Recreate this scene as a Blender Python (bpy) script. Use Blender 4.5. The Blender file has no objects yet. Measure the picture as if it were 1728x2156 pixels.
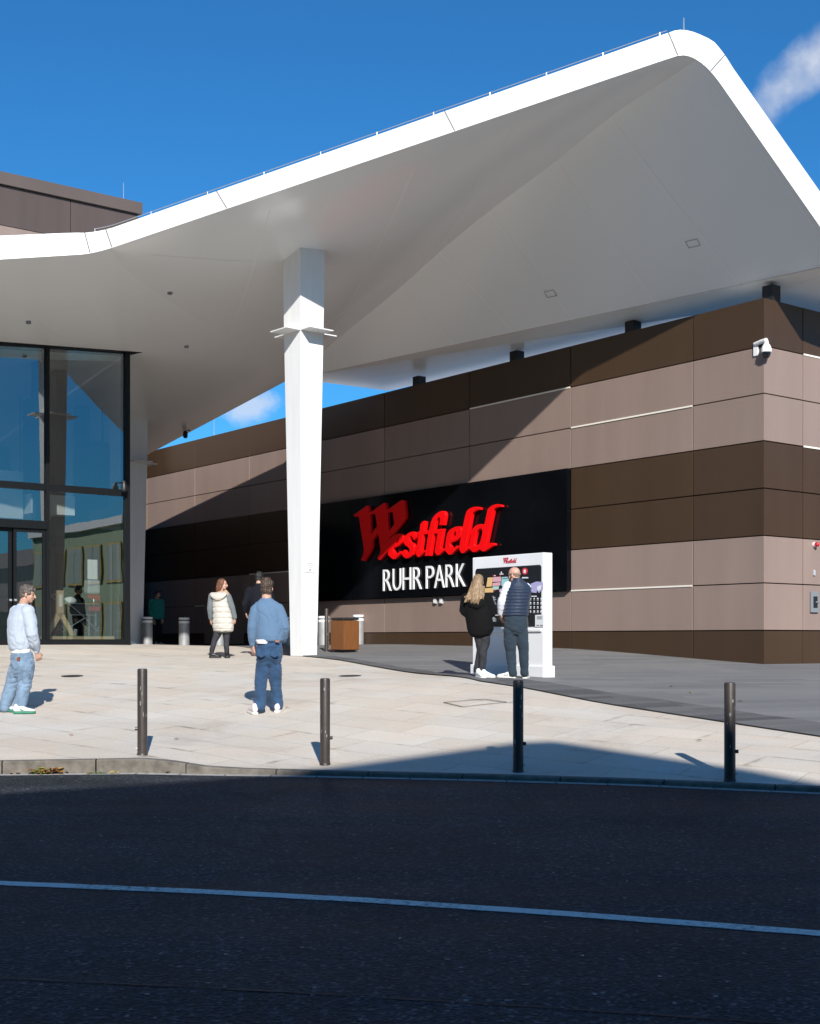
import bpy, bmesh, math, random
import numpy as np
from mathutils import Vector, Matrix, noise
R = math.radians
random.seed(7)
sc = bpy.context.scene
COL = sc.collection
# ------------------------------------------------------------------ camera model used for taking measurements off the photo
F, CX, HY, CZ = 2780.0, 864.0, 1345.0, 1.48
def P(px, py, d): return Vector(((px-CX)/F*d, d, (HY-py)/F*d + CZ))
def V(*a): return Vector(a)
# ------------------------------------------------------------------ materials
def mat(name, base=(.8,.8,.8), rough=.5, metal=0., spec=.5, coat=0.):
    m = bpy.data.materials.new(name); m.use_nodes = True
    b = m.node_tree.nodes['Principled BSDF']
    b.inputs['Base Color'].default_value = (*base, 1); b.inputs['Roughness'].default_value = rough
    b.inputs['Metallic'].default_value = metal; b.inputs['Specular IOR Level'].default_value = spec
    b.inputs['Coat Weight'].default_value = coat
    return m
def nd(m, t, **kw):
    n = m.node_tree.nodes.new(t)
    for k, v in kw.items():
        if k in n.inputs: n.inputs[k].default_value = v
        else: setattr(n, k, v)
    return n
def ln(m, a, ao, b, bi): m.node_tree.links.new(a.outputs[ao], b.inputs[bi])
def ramp(m, stops):
    r = nd(m, 'ShaderNodeValToRGB'); e = r.color_ramp.elements
    while len(e) > 1: e.remove(e[0])
    e[0].position, e[0].color = stops[0][0], (*stops[0][1], 1)
    for p, c in stops[1:]:
        x = e.new(p); x.color = (*c, 1)
    return r
def bsdf(m): return m.node_tree.nodes['Principled BSDF']
def vary(m, base, scale=6., amt=.25, detail=6., rough=None, bump=0., bscale=None, stretch=None, island=0.):
    """break up a flat colour: soft noise on colour and roughness, optional bump, optional tint per loose piece"""
    g = nd(m, 'ShaderNodeNewGeometry')
    mp = nd(m, 'ShaderNodeMapping'); ln(m, g, 'Position', mp, 'Vector')
    if stretch: mp.inputs['Scale'].default_value = stretch
    n = nd(m, 'ShaderNodeTexNoise', Scale=scale, Detail=detail, Roughness=.6); ln(m, mp, 'Vector', n, 'Vector')
    lo = tuple(c*(1-amt) for c in base); hi = tuple(min(1, c*(1+amt)) for c in base)
    r = ramp(m, [(.3, lo), (.7, hi)]); ln(m, n, 'Fac', r, 'Fac')
    last, sock = r, 'Color'
    if island:
        mr = nd(m, 'ShaderNodeMapRange'); mr.inputs['To Min'].default_value = 1-island; mr.inputs['To Max'].default_value = 1+island
        ln(m, g, 'Random Per Island', mr, 'Value')
        mx = nd(m, 'ShaderNodeVectorMath', operation='SCALE'); ln(m, r, 'Color', mx, 0); ln(m, mr, 'Result', mx, 'Scale')
        last, sock = mx, 'Vector'
    ln(m, last, sock, bsdf(m), 'Base Color')
    if rough:
        rr = nd(m, 'ShaderNodeMapRange'); rr.inputs['To Min'].default_value = rough[0]; rr.inputs['To Max'].default_value = rough[1]
        ln(m, n, 'Fac', rr, 'Value'); ln(m, rr, 'Result', bsdf(m), 'Roughness')
    if bump:
        n2 = nd(m, 'ShaderNodeTexNoise', Scale=bscale or scale*4, Detail=4.); ln(m, g, 'Position', n2, 'Vector')
        bp = nd(m, 'ShaderNodeBump', Strength=bump, Distance=.01); ln(m, n2, 'Fac', bp, 'Height'); ln(m, bp, 'Normal', bsdf(m), 'Normal')
    return m
# ------------------------------------------------------------------ mesh building
class MB:
    def __init__(s): s.v, s.f, s.mi = [], [], []
    def add(s, vs, fs, mi=0):
        o = len(s.v); s.v += [Vector(v) for v in vs]
        for f in fs: s.f.append([o+i for i in f]); s.mi.append(mi)
        return s
    def poly(s, vs, mi=0): return s.add(vs, [list(range(len(vs)))], mi)
    def hexa(s, b, t, mi=0):
        n = len(b); fs = [list(range(n))[::-1], [n+i for i in range(n)]]
        for i in range(n): j = (i+1) % n; fs.append([i, j, n+j, n+i])
        return s.add(list(b)+list(t), fs, mi)
    def obox(s, o, ax, ay, az, mi=0):
        """box from corner o along the three edge vectors"""
        b = [o, o+ax, o+ax+ay, o+ay]
        return s.hexa(b, [p+az for p in b], mi)
    def box(s, c, sx, sy, sz, rz=0., mi=0):
        a = Vector((math.cos(rz), math.sin(rz), 0)); b = Vector((-math.sin(rz), math.cos(rz), 0))
        o = Vector(c)-a*sx/2-b*sy/2
        return s.obox(o, a*sx, b*sy, Vector((0, 0, sz)), mi)
    def tube(s, pts, rad, n=10, mi=0, cap=True):
        pts = [Vector(p) for p in pts]; k = len(pts)
        rads = rad if isinstance(rad, (list, tuple)) else [rad]*k
        vs, fs = [], []
        for i, p in enumerate(pts):
            t = (pts[min(i+1, k-1)]-pts[max(i-1, 0)]).normalized()
            u = t.cross(Vector((0, 0, 1)) if abs(t.z) < .9 else Vector((1, 0, 0))).normalized(); w = t.cross(u)
            for j in range(n):
                a = 2*math.pi*j/n; vs.append(p+(u*math.cos(a)+w*math.sin(a))*rads[i])
        for i in range(k-1):
            for j in range(n):
                q = (j+1) % n; fs.append([i*n+j, i*n+q, (i+1)*n+q, (i+1)*n+j])
        if cap: fs += [list(range(n))[::-1], [(k-1)*n+j for j in range(n)]]
        return s.add(vs, fs, mi)
    def lathe(s, base, prof, n=24, mi=0):
        """prof: list of (radius, height)"""
        base = Vector(base); vs, fs = [], []
        for r, h in prof:
            for j in range(n):
                a = 2*math.pi*j/n; vs.append(base+Vector((r*math.cos(a), r*math.sin(a), h)))
        k = len(prof)
        for i in range(k-1):
            for j in range(n):
                q = (j+1) % n; fs.append([i*n+j, i*n+q, (i+1)*n+q, (i+1)*n+j])
        fs += [list(range(n))[::-1], [(k-1)*n+j for j in range(n)]]
        return s.add(vs, fs, mi)
    def ball(s, c, rx, ry=None, rz=None, n=14, m=8, mi=0):
        ry = ry or rx; rz = rz or rx; c = Vector(c); vs = [c-Vector((0, 0, rz))]; fs = []
        for i in range(1, m):
            t = math.pi*i/m-math.pi/2
            for j in range(n):
                a = 2*math.pi*j/n; vs.append(c+Vector((rx*math.cos(t)*math.cos(a), ry*math.cos(t)*math.sin(a), rz*math.sin(t))))
        vs.append(c+Vector((0, 0, rz))); L = len(vs)-1
        for j in range(n):
            q = (j+1) % n; fs.append([0, 1+q, 1+j]); fs.append([L, 1+(m-2)*n+j, 1+(m-2)*n+q])
            for i in range(m-2): fs.append([1+i*n+j, 1+i*n+q, 1+(i+1)*n+q, 1+(i+1)*n+j])
        return s.add(vs, fs, mi)
    def mesh(s, name, off=Vector((0, 0, 0)), smooth=35):
        me = bpy.data.meshes.new(name)
        me.from_pydata([v-off for v in s.v], [], s.f)
        for p, i in zip(me.polygons, s.mi): p.material_index = i
        bm = bmesh.new(); bm.from_mesh(me); bmesh.ops.recalc_face_normals(bm, faces=bm.faces); bm.to_mesh(me); bm.free()
        if smooth:
            me.shade_smooth(); me.set_sharp_from_angle(angle=R(smooth))
        return me
    def build(s, name, mats, parent=None, smooth=35, bevel=0.):
        off = wloc(parent) if parent else Vector((0, 0, 0))
        me = s.mesh(name, off, smooth)
        for m in (mats if isinstance(mats, (list, tuple)) else [mats]): me.materials.append(m)
        o = bpy.data.objects.new(name, me); COL.objects.link(o)
        if parent: o.parent = parent
        if bevel:
            b = o.modifiers.new('bevel', 'BEVEL'); b.width = bevel; b.segments = 2; b.limit_method = 'ANGLE'; b.angle_limit = R(40)
        return o
def wloc(o):
    p = Vector((0, 0, 0))
    while o: p = p+o.location; o = o.parent
    return p
def thing(name, loc, label, cat, group=None):
    o = bpy.data.objects.new(name, None); o.empty_display_size = .3; COL.objects.link(o); o.location = Vector(loc)
    return tag(o, label, cat, group)
def tag(o, label, cat, group=None):
    o['label'] = label; o['category'] = cat
    if group: o['group'] = group
    return o
def struct(o): o['kind'] = 'structure'; return o
def copy_tree(o, parent=None):
    c = o.copy(); COL.objects.link(c)
    if parent: c.parent = parent
    for ch in list(o.children): copy_tree(ch, c)
    return c
def flat_shape(name, loops, to3d, thick, mats, parent=None, bevel=0.):
    """closed 2-D outlines (even-odd holes) -> solid of the given thickness; to3d maps (u, v, w) to world"""
    cu = bpy.data.curves.new('tmp', 'CURVE'); cu.dimensions = '2D'; cu.fill_mode = 'BOTH'; cu.extrude = thick/2-bevel
    cu.bevel_depth = bevel; cu.bevel_resolution = 1
    for lp in loops:
        sp = cu.splines.new('POLY'); sp.points.add(len(lp)-1); sp.use_cyclic_u = True
        for q, (x, y) in zip(sp.points, lp): q.co = (x, y, 0, 1)
    return curve_to_obj(cu, name, to3d, thick, mats, parent)
def curve_to_obj(cu, name, to3d, thick, mats, parent=None):
    t = bpy.data.objects.new('tmp', cu); COL.objects.link(t)
    me = bpy.data.meshes.new_from_object(t.evaluated_get(bpy.context.evaluated_depsgraph_get()))
    bpy.data.objects.remove(t); me.name = name; me.materials.clear()
    off = wloc(parent) if parent else Vector((0, 0, 0))
    for v in me.vertices: v.co = to3d(v.co.x, v.co.y, v.co.z+thick/2)-off
    bm = bmesh.new(); bm.from_mesh(me); bmesh.ops.remove_doubles(bm, verts=bm.verts, dist=1e-5)
    bmesh.ops.recalc_face_normals(bm, faces=bm.faces); bm.to_mesh(me); bm.free()
    for p in me.polygons: p.use_smooth = False; p.material_index = 0
    for m in (mats if isinstance(mats, (list, tuple)) else [mats]): me.materials.append(m)
    o = bpy.data.objects.new(name, me); COL.objects.link(o)
    if parent: o.parent = parent
    return o
# ------------------------------------------------------------------ planes of the place
C0 = P(1610, HY, 26.7); C0.z = 0                       # outer corner of the clad shop building (plan)
LD = Vector((-.765, 1, 0)).normalized()                # along its long left wall, away from the corner
RD = Vector((1.272, 1, 0)).normalized()                # along its right wall
LN = Vector((-1, -.765, 0)).normalized()               # outward normals
RN = Vector((1, -1.272, 0)).normalized()
def on_plane(px, py, o, n):
    r = Vector(((px-CX)/F, 1, (HY-py)/F)); c = Vector((0, 0, CZ))
    return c+r*((o-c).dot(n)/r.dot(n))
def left_wall(px, py, off=0.): return on_plane(px, py, C0+LN*off, LN)
def right_wall(px, py, off=0.): return on_plane(px, py, C0+RN*off, RN)
def lw_u(px): return (left_wall(px, HY)-C0).dot(LD)    # distance along the left wall for an image column
def rw_u(px): return (right_wall(px, HY)-C0).dot(RD)
FC = P(272, HY, 32.8); FC.z = 0                         # right end of the glass entrance
FU = Vector((1.272, 1, 0)).normalized(); FN = Vector((FU.y, -FU.x, 0))
def facade(px, py, off=0.): return on_plane(px, py, FC+FN*off, FN)
# ------------------------------------------------------------------ ground heights: thin-plate surface through measured footings
GP = [P(*a) for a in [
    (0,1604,14.39),(300,1598.6,14.54),(362,1605,14.45),(426,1615,14.39),(512,1620,14.3),(640,1623.5,14.24),(1000,1632,13.85),(1330,1642,13.4),(1728,1658,12.66),
    (300,1590,14.98),(685,1610,14.7),(1092,1620,14.05),(1539,1636,13.2),
    (40,1501,18.53),(565,1503,18.29),(1085,1430,21.4),(1014,1427,21.4),(465,1386,28.4),(546,1381,29.5),(332,1360,41.5),
    (640,1381,28.1),(727,1375,32.),(284,1358,39.6),(272,1358,32.8),(0,1358,30.8),(1155,1428,22.),(997,1420,23.4),
    (310,1361,39.5),(388,1362,39.5),(757,1360,38.),(1610,1400,26.7),(1207,1367,31.1),(990,1360,34.5),(760,1358,37.8),(405,1358,46.),(1728,1398,27.9)]]
GP += [Vector(a) for a in [(-12,14.5,.14),(-25,14.2,.14),(-40,14,.14),(12,10.4,.05),(25,7,.05),(40,4,.05),(-20,18.5,.45),(-40,18.5,.45),(-20,24,.98),(-40,24,1.0),
    (-20,31,1.32),(-40,31,1.32),(-20,45,1.3),(-40,50,1.3),(0,55,1.28),(20,20,.6),(20,27,.95),(40,27,.95),(20,40,1.0),(40,50,1.1),(-15,70,1.3),(20,70,1.25),(12,17,.42)]]
gx = np.array([[p.x, p.y] for p in GP]); gz = np.array([p.z for p in GP])
def _phi(r2): return np.where(r2 > 0, .5*r2*np.log(np.maximum(r2, 1e-12)), 0.)
_n = len(GP); _A = np.zeros((_n+3, _n+3))
_A[:_n, :_n] = _phi(((gx[:, None]-gx[None])**2).sum(2))+np.eye(_n)*.15
_A[:_n, _n] = 1; _A[:_n, _n+1:] = gx; _A[_n:, :_n] = _A[:_n, _n:].T
_w = np.linalg.solve(_A, np.concatenate([gz, [0, 0, 0]]))
def ground_z(x, y):
    r2 = ((gx-np.array([x, y]))**2).sum(1)
    return float(_phi(r2)@_w[:_n]+_w[_n]+_w[_n+1]*x+_w[_n+2]*y)
def G(x, y): return Vector((x, y, ground_z(x, y)))
def ground_hit(px, py, lo=12.8, hi=60.):
    """first point where the sight line through a pixel meets the paving"""
    d, prev = lo, None
    while d < hi:
        p = P(px, py, d); h = p.z-ground_z(p.x, p.y)
        if h <= 0: return G(p.x, p.y)
        d += .05
    return G(p.x, p.y)
def stand(px, d): X = (px-CX)/F*d; return G(X, d)
# ------------------------------------------------------------------ ground materials
m_asphalt = mat('asphalt', (.05,.05,.052), .85)
def mk_asphalt(m):
    g = nd(m, 'ShaderNodeNewGeometry'); L = m.node_tree.links
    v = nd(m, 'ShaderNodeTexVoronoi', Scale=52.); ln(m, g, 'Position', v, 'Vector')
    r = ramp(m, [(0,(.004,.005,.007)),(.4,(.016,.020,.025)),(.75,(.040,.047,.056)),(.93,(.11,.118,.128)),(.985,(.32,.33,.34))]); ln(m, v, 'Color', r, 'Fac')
    def mul(a_, s_, fac=1.):
        x = nd(m, 'ShaderNodeMix', data_type='RGBA', blend_type='MULTIPLY'); x.inputs['Factor'].default_value = fac; L.new(a_, x.inputs[6]); L.new(s_, x.inputs[7]); return x.outputs[2]
    n = nd(m, 'ShaderNodeTexNoise', Scale=.6, Detail=9., Roughness=.7); ln(m, g, 'Position', n, 'Vector')
    r2 = ramp(m, [(.3,(.5,.5,.52)),(.5,(.95,.95,.95)),(.72,(1.5,1.48,1.45))]); ln(m, n, 'Fac', r2, 'Fac')
    # tyre polished lanes run with the road
    mp = nd(m, 'ShaderNodeMapping'); mp.inputs['Scale'].default_value = (.05, 1.1, 1); mp.inputs['Rotation'].default_value = (0, 0, R(14)); ln(m, g, 'Position', mp, 'Vector')
    n2 = nd(m, 'ShaderNodeTexNoise', Scale=1., Detail=3.); ln(m, mp, 'Vector', n2, 'Vector')
    r3 = ramp(m, [(.35,(.72,.72,.73)),(.65,(1.25,1.25,1.24))]); ln(m, n2, 'Fac', r3, 'Fac')
    # oil spots and hairline cracks
    n3 = nd(m, 'ShaderNodeTexNoise', Scale=2.6, Detail=5., Roughness=.55); ln(m, g, 'Position', n3, 'Vector')
    r4 = ramp(m, [(.27,(.45,.45,.45)),(.36,(1,1,1))]); ln(m, n3, 'Fac', r4, 'Fac')
    wv = nd(m, 'ShaderNodeTexNoise', Scale=1.4, Detail=5., Distortion=.8); ln(m, g, 'Position', wv, 'Vector')
    vm = nd(m, 'ShaderNodeVectorMath', operation='MULTIPLY_ADD'); ln(m, wv, 'Color', vm, 0); vm.inputs[1].default_value = (.9,.9,.0); ln(m, g, 'Position', vm, 2)
    vc = nd(m, 'ShaderNodeTexVoronoi', Scale=.33, feature='DISTANCE_TO_EDGE'); ln(m, vm, 'Vector', vc, 'Vector')
    r5 = ramp(m, [(0,(.35,.35,.35)),(.0035,(.5,.5,.5)),(.006,(1,1,1))]); ln(m, vc, 'Distance', r5, 'Fac')
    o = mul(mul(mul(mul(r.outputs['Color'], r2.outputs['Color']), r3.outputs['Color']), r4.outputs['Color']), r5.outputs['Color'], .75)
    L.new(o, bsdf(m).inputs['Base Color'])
    bp = nd(m, 'ShaderNodeBump', Strength=.8, Distance=.007); ln(m, v, 'Distance', bp, 'Height'); ln(m, bp, 'Normal', bsdf(m), 'Normal')
    rr = nd(m, 'ShaderNodeMapRange'); rr.inputs['To Min'].default_value = .5; rr.inputs['To Max'].default_value = .9
    ln(m, n2, 'Fac', rr, 'Value'); ln(m, rr, 'Result', bsdf(m), 'Roughness'); bsdf(m).inputs['Specular IOR Level'].default_value = .22
mk_asphalt(m_asphalt)
def mk_pavers(name, c1, c2, cm, bw, bh, rot, mort, stain, stain_amt, rough=.75, stretch=(1,1,1), tintamt=0.):
    m = mat(name, c1, rough); g = nd(m, 'ShaderNodeNewGeometry')
    mp = nd(m, 'ShaderNodeMapping'); mp.inputs['Rotation'].default_value = (0, 0, R(rot)); ln(m, g, 'Position', mp, 'Vector')
    b = nd(m, 'ShaderNodeTexBrick', Scale=1.); b.offset = .37; b.squash = 1
    b.inputs['Brick Width'].default_value = bw; b.inputs['Row Height'].default_value = bh; b.inputs['Mortar Size'].default_value = mort
    b.inputs['Mortar Smooth'].default_value = .3; b.inputs['Bias'].default_value = 0
    b.inputs['Color1'].default_value = (*c1, 1); b.inputs['Color2'].default_value = (*c2, 1); b.inputs['Mortar'].default_value = (*cm, 1)
    ln(m, mp, 'Vector', b, 'Vector')
    mp2 = nd(m, 'ShaderNodeMapping'); mp2.inputs['Rotation'].default_value = (0, 0, R(rot)); mp2.inputs['Scale'].default_value = stretch; ln(m, g, 'Position', mp2, 'Vector')
    n = nd(m, 'ShaderNodeTexNoise', Scale=stain, Detail=9., Roughness=.68, Distortion=.6); ln(m, mp2, 'Vector', n, 'Vector')
    r = ramp(m, [(.28,(1-stain_amt*1.3,1-stain_amt*1.4,1-stain_amt*1.5)),(.45,(1-stain_amt*.3,)*3),(.75,(1.06,1.05,1.03))]); ln(m, n, 'Fac', r, 'Fac')
    n3 = nd(m, 'ShaderNodeTexNoise', Scale=70., Detail=5.); ln(m, g, 'Position', n3, 'Vector')
    r3 = ramp(m, [(.25,(.8,.8,.8)),(.75,(1.12,1.12,1.12))]); ln(m, n3, 'Fac', r3, 'Fac')
    x1 = nd(m, 'ShaderNodeMix', data_type='RGBA', blend_type='MULTIPLY'); x1.inputs['Factor'].default_value = 1
    x2 = nd(m, 'ShaderNodeMix', data_type='RGBA', blend_type='MULTIPLY'); x2.inputs['Factor'].default_value = 1
    L = m.node_tree.links
    L.new(b.outputs['Color'], x1.inputs[6]); L.new(r.outputs['Color'], x1.inputs[7]); L.new(x1.outputs[2], x2.inputs[6]); L.new(r3.outputs['Color'], x2.inputs[7])
    L.new(x2.outputs[2], bsdf(m).inputs['Base Color'])
    if tintamt:
        n4 = nd(m, 'ShaderNodeTexNoise', Scale=.9, Detail=4., Roughness=.55, Distortion=.4); ln(m, mp2, 'Vector', n4, 'Vector')
        r4 = ramp(m, [(.36,(1,1,1)),(.5,(1.0,.97,.93)),(.62,(1.02,.95,.89)),(.72,(1,1,1))]); ln(m, n4, 'Fac', r4, 'Fac')
        x3 = nd(m, 'ShaderNodeMix', data_type='RGBA', blend_type='MULTIPLY'); x3.inputs['Factor'].default_value = tintamt
        L.new(x2.outputs[2], x3.inputs[6]); L.new(r4.outputs['Color'], x3.inputs[7])
        # damp dirt creeping out of some joints
        b2 = nd(m, 'ShaderNodeTexBrick', Scale=1.); b2.offset = .37; b2.inputs['Brick Width'].default_value = bw; b2.inputs['Row Height'].default_value = bh
        b2.inputs['Mortar Size'].default_value = .07; b2.inputs['Mortar Smooth'].default_value = 1.; ln(m, mp, 'Vector', b2, 'Vector')
        n5 = nd(m, 'ShaderNodeTexNoise', Scale=1.3, Detail=6., Roughness=.6); ln(m, g, 'Position', n5, 'Vector')
        r5 = ramp(m, [(.56,(0,0,0)),(.68,(1,1,1))]); ln(m, n5, 'Fac', r5, 'Fac')
        mm = nd(m, 'ShaderNodeMath', operation='MULTIPLY'); ln(m, b2, 'Fac', mm, 0); L.new(r5.outputs['Color'], mm.inputs[1])
        x4 = nd(m, 'ShaderNodeMix', data_type='RGBA', blend_type='MULTIPLY'); x4.inputs[7].default_value = (.5,.47,.42,1)
        L.new(mm.outputs[0], x4.inputs['Factor']); L.new(x3.outputs[2], x4.inputs[6]); L.new(x4.outputs[2], bsdf(m).inputs['Base Color'])
    bp = nd(m, 'ShaderNodeBump', Strength=.5, Distance=.004); bp.invert = True; ln(m, b, 'Fac', bp, 'Height')
    bp2 = nd(m, 'ShaderNodeBump', Strength=.25, Distance=.003); ln(m, n3, 'Fac', bp2, 'Height'); ln(m, bp, 'Normal', bp2, 'Normal'); ln(m, bp2, 'Normal', bsdf(m), 'Normal')
    return m
m_plaza = mk_pavers('light_stone_pavers', (.59,.543,.48), (.64,.602,.545), (.38,.355,.315), 1.15, .62, 38, .0055, .5, .2, tintamt=1.)
m_dark = mk_pavers('grey_strip_pavers', (.155,.156,.16), (.205,.204,.203), (.10,.10,.10), 1.5, .3, -14, .003, .8, .16, stretch=(.45,1.6,1))
m_band = mk_pavers('charcoal_strip_pavers', (.075,.076,.079), (.145,.145,.146), (.06,.06,.06), 1.6, .2, -14, .003, .8, .25, stretch=(.45,1.6,1))
m_kerb = vary(mat('kerb_stone', (.3,.28,.26), .85), (.14,.125,.105), 9, .35, bump=.35, bscale=60)
m_gutter = vary(mat('gutter_concrete', (.3,.3,.29), .85), (.36,.35,.33), 14, .3, bump=.3, bscale=60)
m_line = vary(mat('road_paint', (.7,.7,.7), .7), (.76,.75,.73), 30, .22, bump=.4, bscale=120)
def wear(m):
    g = nd(m, 'ShaderNodeNewGeometry'); n = nd(m, 'ShaderNodeTexNoise', Scale=26., Detail=8., Roughness=.75); ln(m, g, 'Position', n, 'Vector')
    n2 = nd(m, 'ShaderNodeTexNoise', Scale=1.6, Detail=4.); ln(m, g, 'Position', n2, 'Vector')
    ad = nd(m, 'ShaderNodeMath', operation='MULTIPLY_ADD'); ad.inputs[1].default_value = .45; ln(m, n2, 'Fac', ad, 0); ln(m, n, 'Fac', ad, 2)
    r = ramp(m, [(.54,(.035,.035,.036)),(.62,(.44,.42,.38)),(.72,(.80,.76,.69)),(1,(.84,.80,.73))]); ln(m, ad, 'Value', r, 'Fac'); ln(m, r, 'Color', bsdf(m), 'Base Color')
wear(m_line)
m_tar = mat('tar', (.008,.008,.009), .6)
m_earth = vary(mat('earth', (.12,.11,.09), .9), (.12,.115,.1), .3, .3)
# ------------------------------------------------------------------ ground, road, plaza, kerb
g = MB(); s = 2500.
g.poly([V(-s,-s,-.6), V(s,-s,-.6), V(s,s,-.6), V(-s,s,-.6)]); struct(g.build('ground', m_earth))
# kerb line
KB = [(P(px, py, F*CZ/(py-HY)), zt) for px, py, zt in [(0,1631,.14),(300,1628,.154),(362,1629.5,.13),(426,1631,.083),(512,1632,.062),(640,1634,.053),(1000,1642,.05),(1330,1652,.048),(1728,1670,.05)]]
KB = [(V(-40,14.05,0),.14),(V(-20,14.25,0),.14),(V(-9,14.3,0),.14)]+KB+[(V(8,11.3,0),.05),(V(20,7.6,0),.05),(V(40,2,0),.05)]
kx = [p.x for p, z in KB]; ky = [p.y for p, z in KB]; kz = [z for p, z in KB]
def kerb_y(x): return float(np.interp(x, kx, ky))
def kerb_top(x): return float(np.interp(x, kx, kz))
KW = .13
def plaza_z(x, y):
    yk = kerb_y(x)+KW; a = min(1., max(0., (y-yk)/.5)); a = a*a*(3-2*a)
    return kerb_top(x)*(1-a)+ground_z(x, y)*a
ground_z_raw = ground_z
_pz = {}
def ground_z(x, y):
    yk = kerb_y(x)+KW; a = min(1., max(0., (y-yk)/.5)); a = a*a*(3-2*a)
    return kerb_top(x)*(1-a)+(ground_z_raw(x, y)*a if a > 0 else 0)
xs = [-45+i*1.0 for i in range(33)]+[-12+i*.25 for i in range(97)]+[12.5+i*1. for i in range(33)]
ts = [0,.1,.2,.35,.5,.7,.9,1.15]+[1.4+.25*i for i in range(108)]+[29+i*1.5 for i in range(30)]
m = MB(); nx = len(xs)
vs = [V(x, kerb_y(x)+KW+t, ground_z(x, kerb_y(x)+KW+t)) for t in ts for x in xs]
m.add(vs, [[j*nx+i, j*nx+i+1, (j+1)*nx+i+1, (j+1)*nx+i] for j in range(len(ts)-1) for i in range(nx-1)])
struct(m.build('plaza_paving', m_plaza, smooth=180))
# road: one sheet up to the kerb foot
m = MB(); rx = sorted(set([-60.]+kx+[60.]))
for a, b in zip(rx[:-1], rx[1:]):
    m.poly([V(a, -45, 0), V(b, -45, 0), V(b, kerb_y(b)+.05, 0), V(a, kerb_y(a)+.05, 0)])
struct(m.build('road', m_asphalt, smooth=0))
# gutter strip
m = MB(); st = [-20+i*.5 for i in range(81)]
for a, b in zip(st[:-1], st[1:]):
    m.poly([V(a+.006, kerb_y(a)-.16, .004), V(b-.006, kerb_y(b)-.16, .004), V(b-.006, kerb_y(b)+.01, .004), V(a+.006, kerb_y(a)+.01, .004)])
struct(m.build('gutter', m_gutter, smooth=0))
# kerb stones, 1 m long with open joints
m = MB(); x = -20.45
def kerb_ring(x):
    A = V(x, kerb_y(x), 0); e = .05; n = V(-(kerb_y(x+e)-kerb_y(x-e)), 2*e, 0).normalized()*(KW+.012); zt = kerb_top(x); c = .012
    return [A+V(0,0,-.1), A+V(0,0,zt-c), A+n*.1+V(0,0,zt+.003), A+n+V(0,0,zt+.003), A+n+V(0,0,-.1)]
while x < 20:
    rs = [kerb_ring(x+.008+.984*i/6) for i in range(7)]
    m.add([p for r_ in rs for p in r_], [[i*5+k, (i+1)*5+k, (i+1)*5+k+1, i*5+k+1] for i in range(6) for k in range(4)]+[[0,1,2,3,4], [34,33,32,31,30]])
    x += 1.
struct(m.build('kerb', m_kerb, smooth=0))
# road markings
def on_road(px, py): return P(px, py, F*CZ/(py-HY))
def strip(name, pts, w, z, mt, jit=0.):
    q = [on_road(*p) for p in pts]; d0 = (q[1]-q[0]).normalized(); d1 = (q[-1]-q[-2]).normalized()
    q = [q[0]-d0*12]+q+[q[-1]+d1*12]
    cum = [0]
    for a, b in zip(q[:-1], q[1:]): cum.append(cum[-1]+(b-a).length)
    N = int(cum[-1]/.04); m = MB(); L = []
    for i in range(N+1):
        t = cum[-1]*i/N; x = float(np.interp(t, cum, [p.x for p in q])); y = float(np.interp(t, cum, [p.y for p in q]))
        L.append(V(x, y, z))
    e = []
    for i, p in enumerate(L):
        t = (L[min(i+1, N)]-L[max(i-1, 0)]).normalized(); n = V(-t.y, t.x, 0)
        ja = noise.noise(p*6)*jit+noise.noise(p*25)*jit*.6; jb = noise.noise(p*6+V(9,3,1))*jit+noise.noise(p*25+V(5,0,0))*jit*.6
        e.append((p+n*(w/2+ja), p-n*(w/2+jb)))
    for (a, b), (c, d) in zip(e[:-1], e[1:]): m.poly([a, b, d, c])
    return m.build(name, mt, smooth=0)
struct(strip('road_marking', [(0,1861),(430,1879),(470,1881),(770,1897),(1200,1926),(1728,1967)], .128, .004, m_line, .006))
struct(strip('road_seam', [(0,2062),(380,2079),(700,2096),(1150,2124),(1728,2162)], .016, .004, m_tar, .012))
# dark strip paving in front of the clad wall
B = [ground_hit(px, py) for px, py in [(640,1383),(720,1392),(822,1411),(912,1422),(1012,1436),(1113,1452),(1265,1482),(1456,1512),(1727,1553)]]
d1 = (B[-1]-B[-2]).normalized(); B += [B[-1]+d1*4, B[-1]+d1*9]
B = [C0+LD*29+LN*3.0, stand(470, 37.), stand(560, 32.)]+B  # this left stretch of dark paving stands in for the columns' shadow
E = [C0+LD*u-LN*.2 for u in (29,26,23.5,21,18,15,12,9,6.5,4,1.5)]+[C0+LD*0-LN*.3, C0+RD*5-RN*.2, C0+RD*12-RN*.2]
m = MB(); K = 40; cum = [0]
for a, b in zip(B[:-1], B[1:]): cum.append(cum[-1]+(b-a).length)
NB = 90; rows = []
def smooth_interp(t, arr):
    return V(float(np.interp(t, cum, [p.x for p in arr])), float(np.interp(t, cum, [p.y for p in arr])), 0)
for i in range(NB+1):
    t = cum[-1]*i/NB; a = smooth_interp(t, B); e = smooth_interp(t, E); row = []
    for k in range(K+1):
        p = a.lerp(e, k/K); row.append(V(p.x, p.y, ground_z(p.x, p.y)+.012))
    rows.append(row)
n1 = K+1
m.add([p for r_ in rows for p in r_], [[i*n1+k, i*n1+k+1, (i+1)*n1+k+1, (i+1)*n1+k] for i in range(NB) for k in range(K)])
struct(m.build('dark_paving', m_dark, smooth=180))
m = MB()                                               # darker band that follows the edge of the pale paving
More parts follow.
